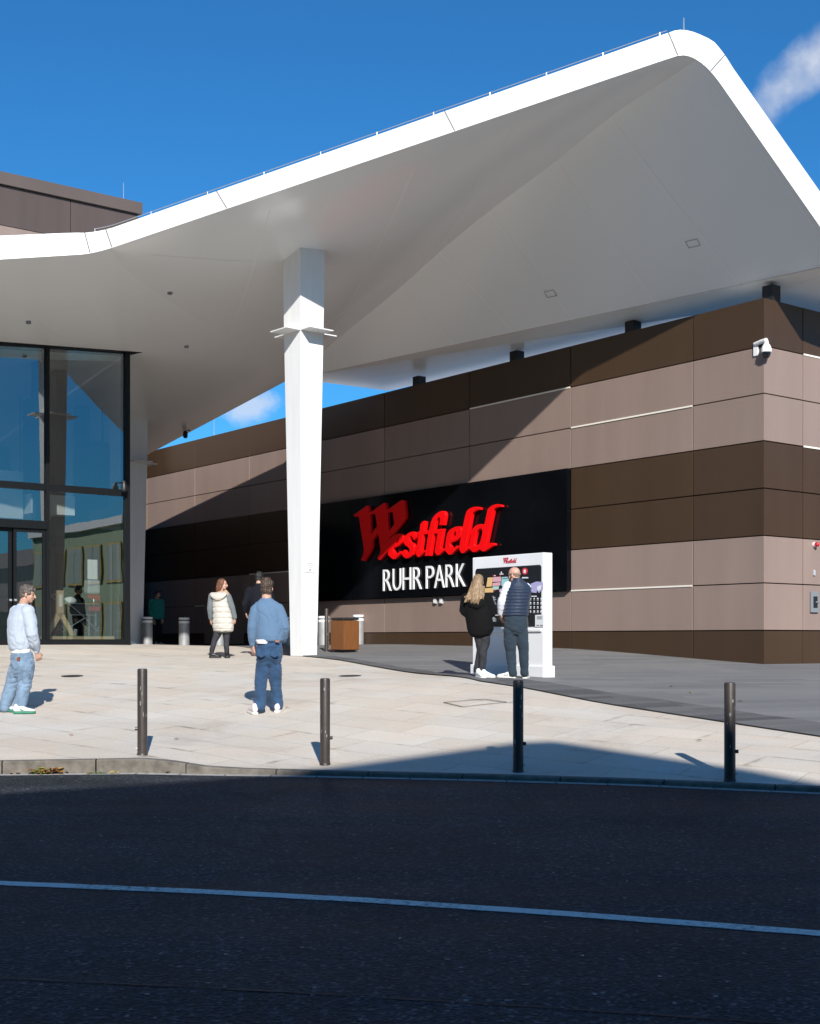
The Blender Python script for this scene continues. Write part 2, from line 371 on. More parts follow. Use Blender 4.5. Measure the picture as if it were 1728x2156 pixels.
for i in range(NB-1):
    if rows[i][0].y > 31: continue
    wa, wb = [1.15+.35*noise.noise(V(i_*.9, 3, 1)) for i_ in (i, i+1)]
    def bp(r_, f_): d_ = r_[-1]-r_[0]; d_.z = 0; p = r_[0]+d_.normalized()*f_; return V(p.x, p.y, ground_z(p.x, p.y)+.02)
    for k in range(4): m.poly([bp(rows[i], wa*k/4), bp(rows[i], wa*(k+1)/4), bp(rows[i+1], wb*(k+1)/4), bp(rows[i+1], wb*k/4)])
struct(m.build('charcoal_paving', m_band, smooth=180))
# ------------------------------------------------------------------ building materials
m_white = vary(mat('white_coated_metal', (.74,.74,.73), .38), (.74,.74,.73), 1.2, .03, rough=(.3,.45))
m_soffit = vary(mat('soffit_panel', (.76,.76,.76), .3), (.88,.905,.91), .25, .012, detail=2., rough=(.19,.23)); bsdf(m_soffit).inputs['Specular IOR Level'].default_value = .75
m_joint = mat('soffit_joint', (.98,.98,.98), .2, spec=.9)
m_jdark = mat('soffit_gap', (.2,.2,.2), .6)
def clad(name, base, rough, isl):
    m = vary(mat(name, base, rough[0], metal=.0, spec=.35), base, 1.0, .07, rough=rough, island=isl, stretch=(1.6,1.6,.22))
    return m
m_cl = clad('light_brown_cladding', (.262,.193,.165), (.34,.46), .045)
m_cd = clad('dark_brown_cladding', (.056,.0325,.0185), (.28,.4), .08)
m_back = mat('dark_backing', (.012,.010,.009), .8)  # near-black core wall behind the panels and their open joints
m_flash = mat('cream_flashing', (.82,.78,.68), .5)
m_steel = mat('dark_steel', (.022,.023,.026), .45, metal=.3)
m_black = mat('black_frame', (.008,.009,.010), .42, spec=.2)
m_rod = mat('lightning_rod_metal', (.6,.6,.6), .4, metal=.8)
m_gloss = vary(mat('black_gloss_panel', (.003,.0035,.005), .12, spec=.3), (.003,.0035,.005), .6, .3, rough=(.08,.16))
m_red = mat('red_sign_face', (.88,.003,.005), .4, spec=.3)
m_wlet = mat('white_letter', (.85,.86,.88), .4)
m_grey = mat('grey_box', (.2,.22,.24), .5)
zrow = [-1.0, .17, 1.13, 2.09, 3.05, 4.01, 4.97, 5.93, 6.9]
zrow = [z+CZ for z in zrow]
rowmat = [1, 0, 0, 1, 1, 0, 0, 1]                       # 0 light, 1 dark
PJ = 2.945*1.259                                       # panel length along the wall
LU = [0]+[1.467*1.259+PJ*k for k in range(0, 9)]       # vertical joints, left wall
RU = [0, 1.31]+[1.31+PJ*k for k in range(1, 5)]
# ------------------------------------------------------------------ shop building
shop = thing('shop_building', C0, 'brown building clad in light and dark bands with the black sign on its wall', 'building')
TOPZ = CZ+6.9
m = MB(); th = .10
a = C0-LN*th-RN*th; L1 = C0+LD*LU[-1]; R1 = C0+RD*RU[-1]
LB = a+LD*(LU[-1]); RB = a+RD*(RU[-1]); BK = LB+RB-a
m.hexa([V(p.x, p.y, .2) for p in (a, RB, BK, LB)], [V(p.x, p.y, TOPZ-.03) for p in (a, RB, BK, LB)])
m.build('wall_core', m_back, shop, 0)
def cladding(us, D, N, skip, first_in, nm):
    m = MB(); gp = .011
    for i in range(len(us)-1):
        for r in range(8):
            if (i, r) in skip: continue
            u0, u1 = us[i]+gp, us[i+1]-gp
            if i == 0: u0 = first_in
            z0, z1 = zrow[r]+gp, zrow[r+1]-gp
            if r == 7: z1 = zrow[8]
            o = C0+D*u0-N*.08+V(0,0,z0)
            # every panel sits a hair out of true, so reflections break from one to the next
            rr_ = random.Random(i*31+r*7+len(nm)); e_ = [N*(.08+rr_.uniform(-.003, .003)) for _ in range(4)]
            q_ = [o, o+D*(u1-u0), o+D*(u1-u0)+V(0,0,z1-z0), o+V(0,0,z1-z0)]
            m.hexa(q_, [a_+b_ for a_, b_ in zip(q_, e_)], rowmat[r])
    return m.build(nm, [m_cl, m_cd], shop, 0, bevel=.004)
DU0, DU1 = lw_u(361), lw_u(306)                        # double service door low in the far end of the wall
cladding(LU, LD, LN, {(i, r) for i in (2, 3, 4) for r in (2, 3, 4)} | {(6,0),(7,0)} , .0, 'long_wall_cladding')
cladding(RU, RD, RN, set(), .082, 'end_wall_cladding')
m = MB()                                               # low plinth pieces under the far bays
for i in (6, 7): m.obox(C0+LD*(LU[i]+.011)-LN*.08+V(0,0,zrow[0]), LD*(LU[i+1]-LU[i]-.022), LN*.08, V(0,0,zrow[1]-zrow[0]-.011))
m.build('plinth_panel', m_cd, shop, 0)
def flash(i, zi, D, N, us):
    m = MB(); m.obox(C0+D*(us[i]+.02)-N*.005+V(0,0,zrow[zi]-.016), D*(us[i+1]-us[i]-.04), N*.019, V(0,0,.034)); return m
for (i, zi) in ((1, 6), (2, 7), (1, 2), (5, 3), (6, 2)): flash(i, zi, LD, LN, LU).build('joint_flashing', m_flash, shop, 0)
for (i, zi) in ((1, 7), (1, 5)): flash(i, zi, RD, RN, RU).build('joint_flashing', m_flash, shop, 0)
# flush double door at the far end
dz0, dz1 = ground_z(*(C0+LD*DU0).xy), zrow[2]
for q, (ua, ub) in enumerate(((LU[6]+.35, LU[6]+1.65), (LU[6]+1.68, LU[6]+2.98))):
    m = MB(); m.obox(C0+LD*ua+LN*.001+V(0,0,dz0+.03), LD*(ub-ua), LN*.022, V(0,0,1.95)); d = m.build('door', m_cl, shop, 0)
    h = MB(); h.tube([C0+LD*(ub-.12 if q == 0 else ua+.12)+LN*.075+V(0,0,dz0+.98+e) for e in (-.09, .09)], .016); h.build('handle', m_rod, d)
# parapet roof
m = MB(); m.hexa([V(p.x, p.y, TOPZ-.025) for p in (a, RB, BK, LB)], [V(p.x, p.y, TOPZ-.004) for p in (a, RB, BK, LB)]); m.build('roof', mat('pale_roof', (.78,.78,.76), .8), shop, 0)
# thin rods on the wall top, far end
for px, top in ((560, 858), (403, 930)):
    p = left_wall(px, 900); p = V(p.x, p.y, TOPZ-.02)-LN*.9
    m = MB(); m.tube([p, p+V(0,0,1.0)], [.014, .008], 6); m.build('lightning_rod', m_rod, shop)
# ------------------------------------------------------------------ sign on the long wall
SG = .12
su0, su1, sz0, sz1 = LU[2]+.0, LU[2]+PJ*3, zrow[2]+.0, zrow[5]
sign = thing('wall_sign', C0+LD*su0+V(0,0,sz0), 'long black glossy wall sign with red and white raised lettering', 'sign')
m = MB(); n = 10; w = (su1-su0)/n
for i in range(n): m.obox(C0+LD*(su0+i*w+.004)-LN*.05+V(0,0,sz0), LD*(w-.008), LN*(SG+.05), V(0,0,sz1-sz0))
m.build('backing_panel', m_gloss, sign, 0)
LOGO = {
 'W': ('a', [[(80,440),(365,235),(395,238),(420,402),(445,380),(735,175),(768,180),(790,355),(815,325),(1105,118),(1168,124),(1200,370),(1196,485),(1090,640),(960,805),(850,905),(858,1000),(832,1130),(788,1225),(640,1395),(600,1362),(650,1270),(667,1185),(660,1130),(622,880),(598,800),(478,965),(482,1100),(430,1215),(300,1415),(245,1397),(295,1280),(306,1180),(290,1050),(200,490),(180,440),(100,455)],
   [(432,412),(535,388),(556,440),(590,670),(452,862),(438,700)], [(802,372),(912,340),(932,390),(965,630),(832,812),(812,600)]]),
 'e1': ('b', [[(215,960),(255,915),(300,880),(360,850),(420,838),(465,845),(490,865),(497,915),(485,970),(465,1020),(420,1070),(375,1098),(330,1115),(285,1125),(275,1180),(300,1250),(350,1285),(440,1220),(478,1240),(330,1365),(295,1378),(265,1370),(180,1290),(185,1200),(200,1080)],
   [(318,1035),(335,985),(370,930),(403,892),(420,915),(413,960),(400,1000),(372,1042),(330,1060)]]),
 's': ('b', [[(535,940),(560,880),(600,840),(640,812),(700,798),(745,808),(770,840),(800,880),(785,915),(735,965),(705,905),(675,872),(645,885),(628,925),(625,965),(645,1005),(700,1045),(730,1080),(738,1120),(725,1200),(700,1280),(655,1325),(600,1352),(550,1358),(505,1320),(465,1262),(520,1190),(545,1200),(575,1250),(605,1285),(635,1250),(645,1190),(630,1140),(590,1105),(545,1075),(520,1030),(520,985)]]),
 't': ('b', [[(880,625),(915,585),(950,565),(985,580),(975,660),(955,770),(1058,772),(1058,826),(940,842),(925,900),(905,1040),(885,1185),(900,1212),(950,1200),(975,1212),(840,1330),(810,1325),(778,1265),(800,1130),(840,850),(800,860),(800,835),(830,797),(860,787)]]),
 'f': ('b', [[(975,1305),(1010,1090),(1048,828),(1060,770),(1085,680),(1105,590),(1140,500),(1185,445),(1230,400),(1280,368),(1330,350),(1380,355),(1408,385),(1415,430),(1400,530),(1380,636),(1285,640),(1300,550),(1305,495),(1290,462),(1245,487),(1215,530),(1200,590),(1170,755),(1246,747),(1246,818),(1160,828),(1120,1050),(1080,1300)]]),
 'i': ('b', [[(1250,745),(1365,735),(1340,890),(1318,1020),(1298,1130),(1310,1165),(1370,1163),(1390,1180),(1270,1288),(1230,1290),(1185,1230),(1210,1060),(1250,826)]]),
 'e2': ('c', [[(365,890),(385,820),(430,760),(480,725),(530,700),(590,686),(640,686),(668,710),(680,760),(670,840),(645,905),(595,960),(520,992),(440,1012),(428,1060),(450,1130),(490,1165),(580,1105),(612,1122),(470,1262),(430,1278),(400,1275),(325,1190),(330,1120),(345,1000)],
   [(468,945),(480,870),(500,825),(540,772),(568,790),(570,850),(535,920),(500,942)]]),
 'l': ('c', [[(630,1160),(650,1040),(700,760),(740,570),(775,420),(800,350),(835,315),(870,290),(930,268),(1000,258),(1085,275),(1085,300),(1020,315),(960,342),(915,392),(890,480),(830,800),(770,1080),(747,1122),(795,1122),(832,1112),(845,1145),(720,1245),(680,1245)]]),
 'd': ('c', [[(838,1112),(862,1010),(900,790),(912,755),(935,722),(965,690),(1000,660),(1045,642),(1090,635),(1140,640),(1178,648),(1210,500),(1250,320),(1268,290),(1310,255),(1360,225),(1410,210),(1460,204),(1540,218),(1545,240),(1440,256),(1395,285),(1370,322),(1350,420),(1290,700),(1220,1040),(1192,1095),(1240,1088),(1310,1040),(1390,1050),(1392,1075),(1180,1205),(1150,1210),(1125,1203),(1080,1160),(1010,1205),(960,1225),(920,1220),(860,1160)],
   [(952,1060),(960,985),(985,860),(1010,785),(1045,740),(1085,710),(1125,728),(1140,790),(1125,880),(1105,970),(1070,1060),(1000,1108),(960,1098)]]),
}
ORG = {'a': (1400,1980), 'b': (1520,1980), 'c': (1720,1980)}
def logo_px(k, x, y): ox, oy = ORG[k]; return ((ox+x*.185185)/1.89931, (oy+y*.185185)/1.89931)
FACE = SG+.125                                          # how far the letter fronts stand off the wall
def lw_local(p): q = p-C0; return (q.dot(LD), q.z)
LOGO_UV = {}
for kname, (k, loops) in LOGO.items():
    LOGO_UV[kname] = [[lw_local(left_wall(*logo_px(k, x, y), FACE)) for x, y in lp] for lp in loops]
for kname, loops in LOGO_UV.items():
    o = flat_shape('letter', loops, lambda u, v, w: C0+LD*u+V(0,0,v)+LN*(FACE-.1+w), .1, m_red, sign, bevel=.012)
    o['label'] = 'raised red letter '+kname[0]
# white lettering, glyph by glyph
def glyph(ch):
    cu = bpy.data.curves.new('tmp', 'FONT'); cu.body = ch; cu.size = 1; cu.extrude = .5; cu.offset = -.011
    return cu
def place_glyph(ch, name, u0, u1, v0, v1, frame, depth, mt, parent):
    cu = glyph(ch); t = bpy.data.objects.new('tmp', cu); COL.objects.link(t); bpy.context.view_layer.update()
    xs_ = [c[0] for c in t.bound_box]; ys_ = [c[1] for c in t.bound_box]; bpy.data.objects.remove(t)
    x0, x1, y0, y1 = min(xs_), max(xs_), min(ys_), max(ys_)
    f = lambda u, v, w: frame(u0+(u-x0)/(x1-x0)*(u1-u0), v0+(v-y0)/(y1-y0)*(v1-v0), (w-.5+.5)*depth)
    return curve_to_obj(cu, name, lambda u, v, w: f(u, v, w-0.0), 0., mt, parent)
RP = [('R',130,270,205,575),('U',297,437,190,567),('H',467,610,173,553),('R',645,795,163,545),('P',870,1008,143,532),('A',1015,1190,130,522),('R',1210,1360,117,510),('K',1390,1550,102,500)]
F2 = SG+.06
for ch, x0, x1, y0, y1 in RP:
    q = lambda x, y: left_wall((1500+x*.23148)/1.89931, (2230+y*.23148)/1.89931, F2)
    a1 = lw_local(q(x0, (y0+y1)/2)); b1 = lw_local(q(x1, (y0+y1)/2)); t1 = lw_local(q((x0+x1)/2, y0)); c1 = lw_local(q((x0+x1)/2, y1))
    o = place_glyph(ch, 'letter', a1[0], b1[0], c1[1], t1[1], lambda u, v, w: C0+LD*u+V(0,0,v)+LN*(F2-.03+w), .03, m_wlet, sign)
    o['label'] = 'slim white letter '+ch
# ------------------------------------------------------------------ upper mall building behind the canopy
MC = P(292, HY, 48); MC.z = 0
mall = thing('mall_building', MC, 'tall brown panelled building behind the left end of the white canopy', 'building')
mtop = CZ+(HY-427)/F*48
m = MB(); back = -FN
m.obox(MC+back*.1+V(0,0,.3), -FU*30, back*25, V(0,0,mtop-.5)); m.build('wall_core', m_back, mall, 0)
m = MB(); m.obox(MC+FN*.12+V(0,0,mtop-.42)+FU*.1, -FU*30.1, back*25.2, V(0,0,.42)); m.build('roof_edge', vary(mat('roof_edge_brown', (.1,.075,.062), .4), (.105,.078,.066), .5, .08), mall, 0)
m = MB(); zz = mtop-.43
for h, mi in ((1.36, 0), (1.3, 1), (1.3, 1), (1.3, 0), (1.3, 0), (1.3, 1), (1.3, 1)):
    for k in range(9):
        u0 = 2.62+3.7*(k-1) if k else 0; u1 = 2.62+3.7*k
        m.obox(MC-FU*(u0+.012)+V(0,0,zz-h+.012), -FU*(u1-u0-.024), back*.1, V(0,0,h-.024), mi)
    zz -= h
m_md = clad('mall_dark_cladding', (.085,.062,.054), (.34,.44), .05)
m.build('cladding', [m_md, m_cl], mall, 0)
m = MB(); q = MC-FU*.45+back*.3+V(0,0,mtop-.03); m.tube([q, q+V(0,0,.75)], [.014, .009], 6); m.build('lightning_rod', m_rod, mall)
# ------------------------------------------------------------------ white canopy
A3 = V(5.09, 23.47, 10.495+CZ); ABd = (V(-.08,24.68,9.19+CZ)-V(4.91,23.51,10.45+CZ)); ADd = V(3.36,2.14,-3.195)
def on_line(px, o, d):
    """point of the 3-D line o + s d that shows at image column px"""
    k = (px-CX)/F; s_ = (k*o.y-o.x)/(d.x-k*d.y); return o+d*s_
B3 = on_line(200, A3, ABd)
S1b, S1c, S1o = .1396, -.0642, V(-3.4, 37.8, 7.3+CZ)
def s1z(x, y): return S1o.z+S1b*(x-S1o.x)+S1c*(y-S1o.y)
def s1_at(px, py):
    k = (px-CX)/F; l = (HY-py)/F
    y = (S1o.z-CZ-S1b*S1o.x-S1c*S1o.y)/(l-S1b*k-S1c); return V(k*y, y, CZ+l*y)
VV = V(*s1_at(614, 796)); G3 = V(8.42, 25.6, 7.33+CZ)
C3 = s1_at(0, 545); Cdir = (C3-B3).normalized()
canopy = thing('canopy', V(0, 30, 0), 'huge white folded canopy roof sweeping up to a rounded peak over the plaza', 'canopy')
# outline bottom edge, left to right, with fascia height (m)
edge = []
for t in (9, 5, 2.2): edge.append((C3+Cdir*t, .455))
edge.append((C3, .45))
AB_ = lambda px: on_line(px, A3, ABd); q0_ = C3.lerp(B3, .84); q2_ = AB_(246)
for t in (.25, .5, .7): edge.append((C3.lerp(B3, t), .45-.03*t))
for i in range(6):
    t = i/6; edge.append((q0_*(1-t)**2+B3*2*t*(1-t)+q2_*t*t, .42-.05*t))
AB = lambda px: on_line(px, A3, ABd); AD = lambda px: on_line(px, A3, ADd)
for px in (246, 300, 380, 478, 600, 720, 840, 958, 1080, 1200, 1320, 1400): edge.append((AB(px), .37+.07*(px-236)/1190))
p0, p2 = AB(1422), AD(1520)
for i in range(1, 12):
    t = i/12; q = p0*(1-t)**2+A3*2*t*(1-t)+p2*t*t
    q_ = on_plane(CX+F*q.x/q.y, HY-F*(q.z-CZ)/q.y, A3, (G3-A3).cross(VV-A3).normalized()); q = q.lerp(q_, min(1, t/.5)**2); edge.append((q, .44+.03*t*t))
for px in (1520, 1560, 1600, 1650, 1700, 1740): edge.append((AD(px), .47+.05*(px-1520)/220))
edge.append((G3, .52)); edge.append((G3+V(.3,.14,.008), .5))
H3 = G3+V(6.5, 3.2, .25); edge.append((H3, .5))
# soffit mesh: grid patches
def patch(m, fn, n, k, mi=0):
    vs = [fn(i/n, j/k) for i in range(n+1) for j in range(k+1)]
    m.add(vs, [[i*(k+1)+j, (i+1)*(k+1)+j, (i+1)*(k+1)+j+1, i*(k+1)+j+1] for i in range(n) for j in range(k)], mi)
m = MB()
ei = {'B': 7, 'A': None}
pts = [e[0] for e in edge]
iB = 13; 
iA0, iA1 = next(i for i, p in enumerate(pts) if i > 18 and (p-p0).length < 1.2), 0
# front facet (S2): between the straight front edge and the valley/ridge meeting at VV
front = pts[iB:iB+12]+pts[iB+12:iB+12+6]
def interp(L, t):
    x = t*(len(L)-1); i = min(int(x), len(L)-2); return L[i].lerp(L[i+1], x-i)
# ridge curve from peak to VV, slightly bowed so that it shows where the photo shows it
peak = pts[iB+17]
pl_n = (G3-A3).cross(VV-A3).normalized()
SEAMS = [((1290,240),(1555,598)),((1165,345),(1378,637)),((1035,440),(1205,657)),((930,525),(1080,683)),((845,605),(955,725))]
def chaikin(L, n=3):
    for _ in range(n):
        M = [L[0]]
        for a_, b_ in zip(L[:-1], L[1:]): M += [a_.lerp(b_, .25), a_.lerp(b_, .75)]
        L = M+[L[-1]]
    return L
def eave_at(px): k = (px-CX)/F; d_ = G3-VV; return VV+d_*((k*VV.y-VV.x)/(d_.x-k*d_.y))
SE = [(on_plane(*a_, A3, pl_n), eave_at(b_[0])) for a_, b_ in SEAMS]
ridge = chaikin([peak]+[r_ for r_, e_ in SE]+[on_plane(740,690,A3,pl_n), VV])
valley_px = [(262,566),(330,615),(445,690),(530,738)]
valley = chaikin([pts[iB-1]]+[s1_at(*p) for p in valley_px]+[VV])
def cum_interp(L, t):
    c = [0]
    for a_, b_ in zip(L[:-1], L[1:]): c.append(c[-1]+(b_-a_).length)
    s_ = t*c[-1]; return V(*[float(np.interp(s_, c, [p[k] for p in L])) for k in range(3)])
ssm = lambda L, t: cum_interp(L, t)
COLX = stand(640, 27.9)
def s2(i, j):
    """i runs along the front edge from B to the peak, j from the edge to the back (valley+ridge)"""
    a_ = cum_interp(pts[iB-1:iB+18], i)
    back = ssm(valley[:], min(1, i/.5)) if i < .5 else ssm(ridge[::-1], (i-.5)/.5)
    p = a_.lerp(back, j)
    sag = .42*math.sin(math.pi*i)**.8*(math.sin(math.pi*j**.7))
    return p-V(0, 0, sag*.55)
patch(m, s2, 64, 28)
# right facet (S3): ridge and sloping edge down to the eave, cut along the panel joints
right_edge = pts[iB+17:len(pts)-3+1]
GE = right_edge[-1]
near = lambda q: min(range(len(ridge)), key=lambda k: (ridge[k]-q).length)
kn = [len(ridge)-1]+[near(r_) for r_, e_ in SE[::-1]]+[0]
en = [VV]+[e_ for r_, e_ in SE[::-1]]+[eave_at(1668)]
for q in range(len(kn)-1):
    seg = ridge[kn[q+1]:kn[q]+1][::-1]
    patch(m, lambda i, j: cum_interp(seg, i).lerp(en[q].lerp(en[q+1], i), j), 10, 14)
def inner_pt(i):
    a_ = cum_interp(right_edge, i); b_ = en[-1].lerp(GE, i); w_ = .5*min(1, (1-i)*4)
    q = a_+(b_-a_).normalized()*min(w_+.02, (b_-a_).length*.9); return q-pl_n*((q-A3).dot(pl_n)*min(1, i*5))
patch(m, lambda i, j: inner_pt(i).lerp(en[-1].lerp(GE, i), j), 24, 12)
patch(m, lambda i, j: cum_interp(right_edge, i).lerp(inner_pt(i), j), 24, 2)
SEAMLINES = [(ridge[k_], e_) for k_, e_ in zip(kn[1:-1], en[1:-1])]
# left flat wing (S1)
Lf = pts[:iB]
def s1e(x, y): return V(x, y, s1z(x, y))
E1 = V(-9.2, 44.6, 6.05+CZ); E2 = s1e(-20, 38.5); E3 = s1e(-26, 26)
backL = [E3, E2, E1]
def s1f(i, j):
    a_ = cum_interp(pts[:iB], i)
    b_ = cum_interp([E2+V(-2,-3,-.1), E2, E1, VV], i)
    p = a_.lerp(b_, j)
    return p
# the crease between S1 and S2 runs along `valley`; S1 = fan from front-left edge to back edge, bounded by the valley
def s1g(i, j):
    top = cum_interp(pts[:iB], i) ; bot = cum_interp([E2, E1, VV], i)
    mid = top.lerp(bot, j)
    return mid
vl = lambda j: ssm(valley, j)
def coons(i, j):
    P0 = cum_interp(pts[:iB], i); P1 = cum_interp([E2, E1, VV], i); Q0 = cum_interp([pts[0], E2], j); Q1 = vl(j)
    return P0*(1-j)+P1*j+Q0*(1-i)+Q1*i-(pts[0]*(1-i)*(1-j)+pts[iB-1]*i*(1-j)+E2*(1-i)*j+VV*i*j)
patch(m, coons, 40, 30)
# flat band over the shop wall (S4)
K4 = [VV, V(-.62,39,7.33+CZ), V(1.6,36.2,7.29+CZ), V(3.75,33.5,7.25+CZ), V(7.45,28.4,7.17+CZ), V(12.5,32.0,7.2+CZ), H3, G3+V(.1,.05,.0)]
for tri in ([0,1,2],[0,2,3],[0,3,4],[0,4,7],[4,5,6],[4,6,7]): m.poly([K4[i] for i in tri])
soffit_faces = len(m.f)
# joints between the soffit panels (thin, 3 mm proud)
def seam(mb, pts_, w, mi, down=.006, nrm=None):
    pts_ = [p-V(0,0,down) for p in pts_]
    for p, q in zip(pts_[:-1], pts_[1:]):
        t = (q-p).normalized(); n = t.cross(nrm or V(0,0,1)).normalized()*w/2
        mb.poly([p+n, q+n, q-n, p-n], mi)
for A_, B_ in SEAMLINES: seam(m, [A_.lerp(B_, i/10) for i in range(11)], .03, 1, .006, pl_n)
seam(m, [VV.lerp(G3, .04), VV.lerp(G3, .985)], .03, 1, .008, pl_n)
for t_ in (.2, .45, .68, .86): seam(m, [VV.lerp(G3, t_), VV.lerp(G3, t_)+V(1.9,1.3,0)], .02, 2, .006)
e4 = [VV+V(1.5,.75,0), V(6.9,27.6,7.33+CZ)]; seam(m, e4, .02, 2, .006)
for i_ in (.3, .56, .72):
    seam(m, [s2(i_, j/14) for j in range(1, 15)], .018, 1, .008)
for j_ in (.35, .7):
    seam(m, [s2(.08+i/30*.55, j_) for i in range(31)], .016, 1, .008)
for j_ in (.22, .42, .6, .8): seam(m, [coons(i/20, j_) for i in range(6, 21)], .018, 1, .008)
for i_ in (.45, .75): seam(m, [coons(i_, j/20) for j in range(0, 21)], .018, 1, .008)
right_p = G3
seam(m, [inner_pt(i/14) for i in range(0, 12)], .02, 1, .006, pl_n)
# access hatches drawn as four thin lines
def hatch(cx_, cy_, o, n, w=.27):
    c_ = on_plane(cx_, cy_, o, n); e1 = (VV-G3).normalized(); e2 = n.cross(e1).normalized()
    q = [c_+e1*w*sx+e2*w*sy*.6 for sx, sy in ((-.5,-.5),(.5,-.5),(.5,.5),(-.5,.5),(-.5,-.5))]
    for p, r_ in zip(q[:-1], q[1:]): seam(m, [p, r_], .012, 2, .012, n)
hatch(1460, 511, A3, pl_n); hatch(1160, 617, A3, pl_n)
m.build('soffit', [m_soffit, m_joint, m_jdark], canopy, 30)
# fascia band with panel joints
m = MB(); top = []
for i, (p, h) in enumerate(edge):
    t = (pts[min(i+1, len(pts)-1)]-pts[max(i-1, 0)]).normalized(); up = V(0,0,1)-t*t.z; up.normalize()
    top.append(p+up*h)
inn = V(0,.35,0)
for i in range(len(pts)-1):
    a_, b_, c_, d_ = pts[i], pts[i+1], top[i+1], top[i]
    m.add([a_-V(0,.012,.012), b_-V(0,.012,.012), c_-V(0,.012,0), d_-V(0,.012,0)], [[0,1,2,3]])
    m.add([d_-V(0,.012,0), c_-V(0,.012,0), c_+inn, d_+inn], [[0,1,2,3]])
    m.add([a_-V(0,.012,.012), b_-V(0,.012,.012), b_+V(0,.09,0), a_+V(0,.09,0)], [[0,1,2,3]])
def edge_at(px):
    for i in range(len(pts)-1):
        x0 = CX+F*pts[i].x/pts[i].y; x1 = CX+F*pts[i+1].x/pts[i+1].y
        if x0 <= px <= x1:
            t = (px-x0)/(x1-x0); return pts[i].lerp(pts[i+1], t), top[i].lerp(top[i+1], t)
for pb, pt in ((190,186),(236,232),(478,466),(958,948),(1428,1420),(1497,1500)):
    a_ = edge_at(pb)[0]; b_ = edge_at(pt)[1]; w = V(.012,0,0); y = V(0,.016,0)
    m.poly([a_-w-y, a_+w-y, b_+w-y, b_-w-y], 1)
m_fj = mat('fascia_joint', (.12,.12,.12), .6)
m.build('fascia', [m_white, m_fj], canopy, 25)
# roof skin on top (closes the volume)
m = MB()
RT = [p+inn*.9 for p in top]
bk = [E2+V(0,0,.5)]*5+[E1+V(0,0,.5)]*4+[VV+V(0,0,.5)]*(len(pts)-9)
for i in range(len(pts)-1):
    if i < len(pts)-6: m.poly([RT[i], RT[i+1], bk[i+1], bk[i]])
for tri in ([0,1,2],[0,2,3],[0,3,4],[4,5,6],[0,4,7],[4,6,7]): m.poly([K4[i]+V(0,0,.48) for i in tri])
m.poly([RT[-7], RT[-3], K4[7]+V(0,0,.48), VV+V(0,0,.5)])
bl = [E2, E1, VV, K4[1], K4[2], K4[3], K4[4], K4[5], H3]
for p, q in zip(bl[:-1], bl[1:]): m.poly([p, q, q+V(0,0,.48), p+V(0,0,.48)])
m.build('roof_skin', m_white, canopy, 25)
# lightning wire with clips along the front edge, and the rod at the peak
m = MB(); W = []
for px in range(205, 1421, 15):
    W.append(edge_at(px)[1]+V(0,.12,.10))
m.tube(W, .0075, 5)
for w_ in W[::8]: m.tube([w_-V(0,0,.12), w_+V(0,0,.008)], .007, 5)
m.build('lightning_wire', m_rod, canopy)
m = MB(); q = edge_at(1444)[1]+V(0,.2,-.02); m.tube([q, q+V(0,0,.34)], [.017, .012], 6); m.build('lightning_rod', m_rod, canopy)
# dark stub posts that carry the band over the wall
for px in (1598, 1307, 1063, 858):
    p = left_wall(px, 640); q = V(p.x, p.y, TOPZ-.01)-LN*.42
    m = MB(); m.box(q, .26, .26, G3.z-TOPZ-.09, math.atan2(LD.y, LD.x)); m.build('support_post', m_steel, canopy, 0)
# small dark fittings under the soffit
for px, py in ((358,614),(393,727),(60,676)):
    p = s1_at(px, py); m = MB(); m.lathe(p-V(0,0,.06), [(.05,0),(.06,.03),(.05,.07)], 10); m.build('soffit_fitting', m_grey, canopy)
# ------------------------------------------------------------------ tapered columns with star-shaped collars
m_col = vary(mat('column_white', (.7,.7,.7), .42), (.76,.765,.765), 3., .04, rough=(.36,.5), stretch=(3,3,.3))
def column(px, d, htop, label, face_rot):
    b = stand(px, d); t = thing('canopy_column', b, label, 'column', 'white canopy columns')
    zt = htop-b.z
    prof = [(0, .20), (zt*.79, .30), (zt+.25, .325)]          # half width of a face
    ax = V(math.cos(face_rot), math.sin(face_rot), 0); ay = V(-ax.y, ax.x, 0)
    m = MB()
    def ring(h, w): return [b+ax*w+ay*w+V(0,0,h), b-ax*w+ay*w+V(0,0,h), b-ax*w-ay*w+V(0,0,h), b+ax*w-ay*w+V(0,0,h)]
    rings = [ring(h, w) for h, w in prof]
    for r0, r1 in zip(rings[:-1], rings[1:]):
        for i in range(4): j = (i+1) % 4; m.poly([r0[i], r0[j], r1[j], r1[i]])
    m.poly(rings[-1]); m.build('shaft', m_col, t, 0, bevel=.008)
    hc = zt*.785; w = .298; ex = .36
    for n_, s_ in ((ax, ay), (-ax, ay), (ay, ax), (-ay, ax)):
        m = MB(); o = b+n_*(w-.003)-s_*w+V(0,0,hc)
        m.obox(o, s_*2*w, n_*ex, V(0,0,.022)); m.build('collar_plate', m_col, t, 0)
    return t, b, ax, ay
rot = R(45)-.08
col1, cb1, cax, cay = column(640, 28.12, CZ+8.36, 'tall tapered white column standing at the middle of the plaza edge', rot)
col2, cb2, _, _ = column(281, 39.6, CZ+6.75, 'far white column half hidden behind the corner of the glass entrance', rot)
m_mark = mat('grey_print', (.25,.25,.26), .6)
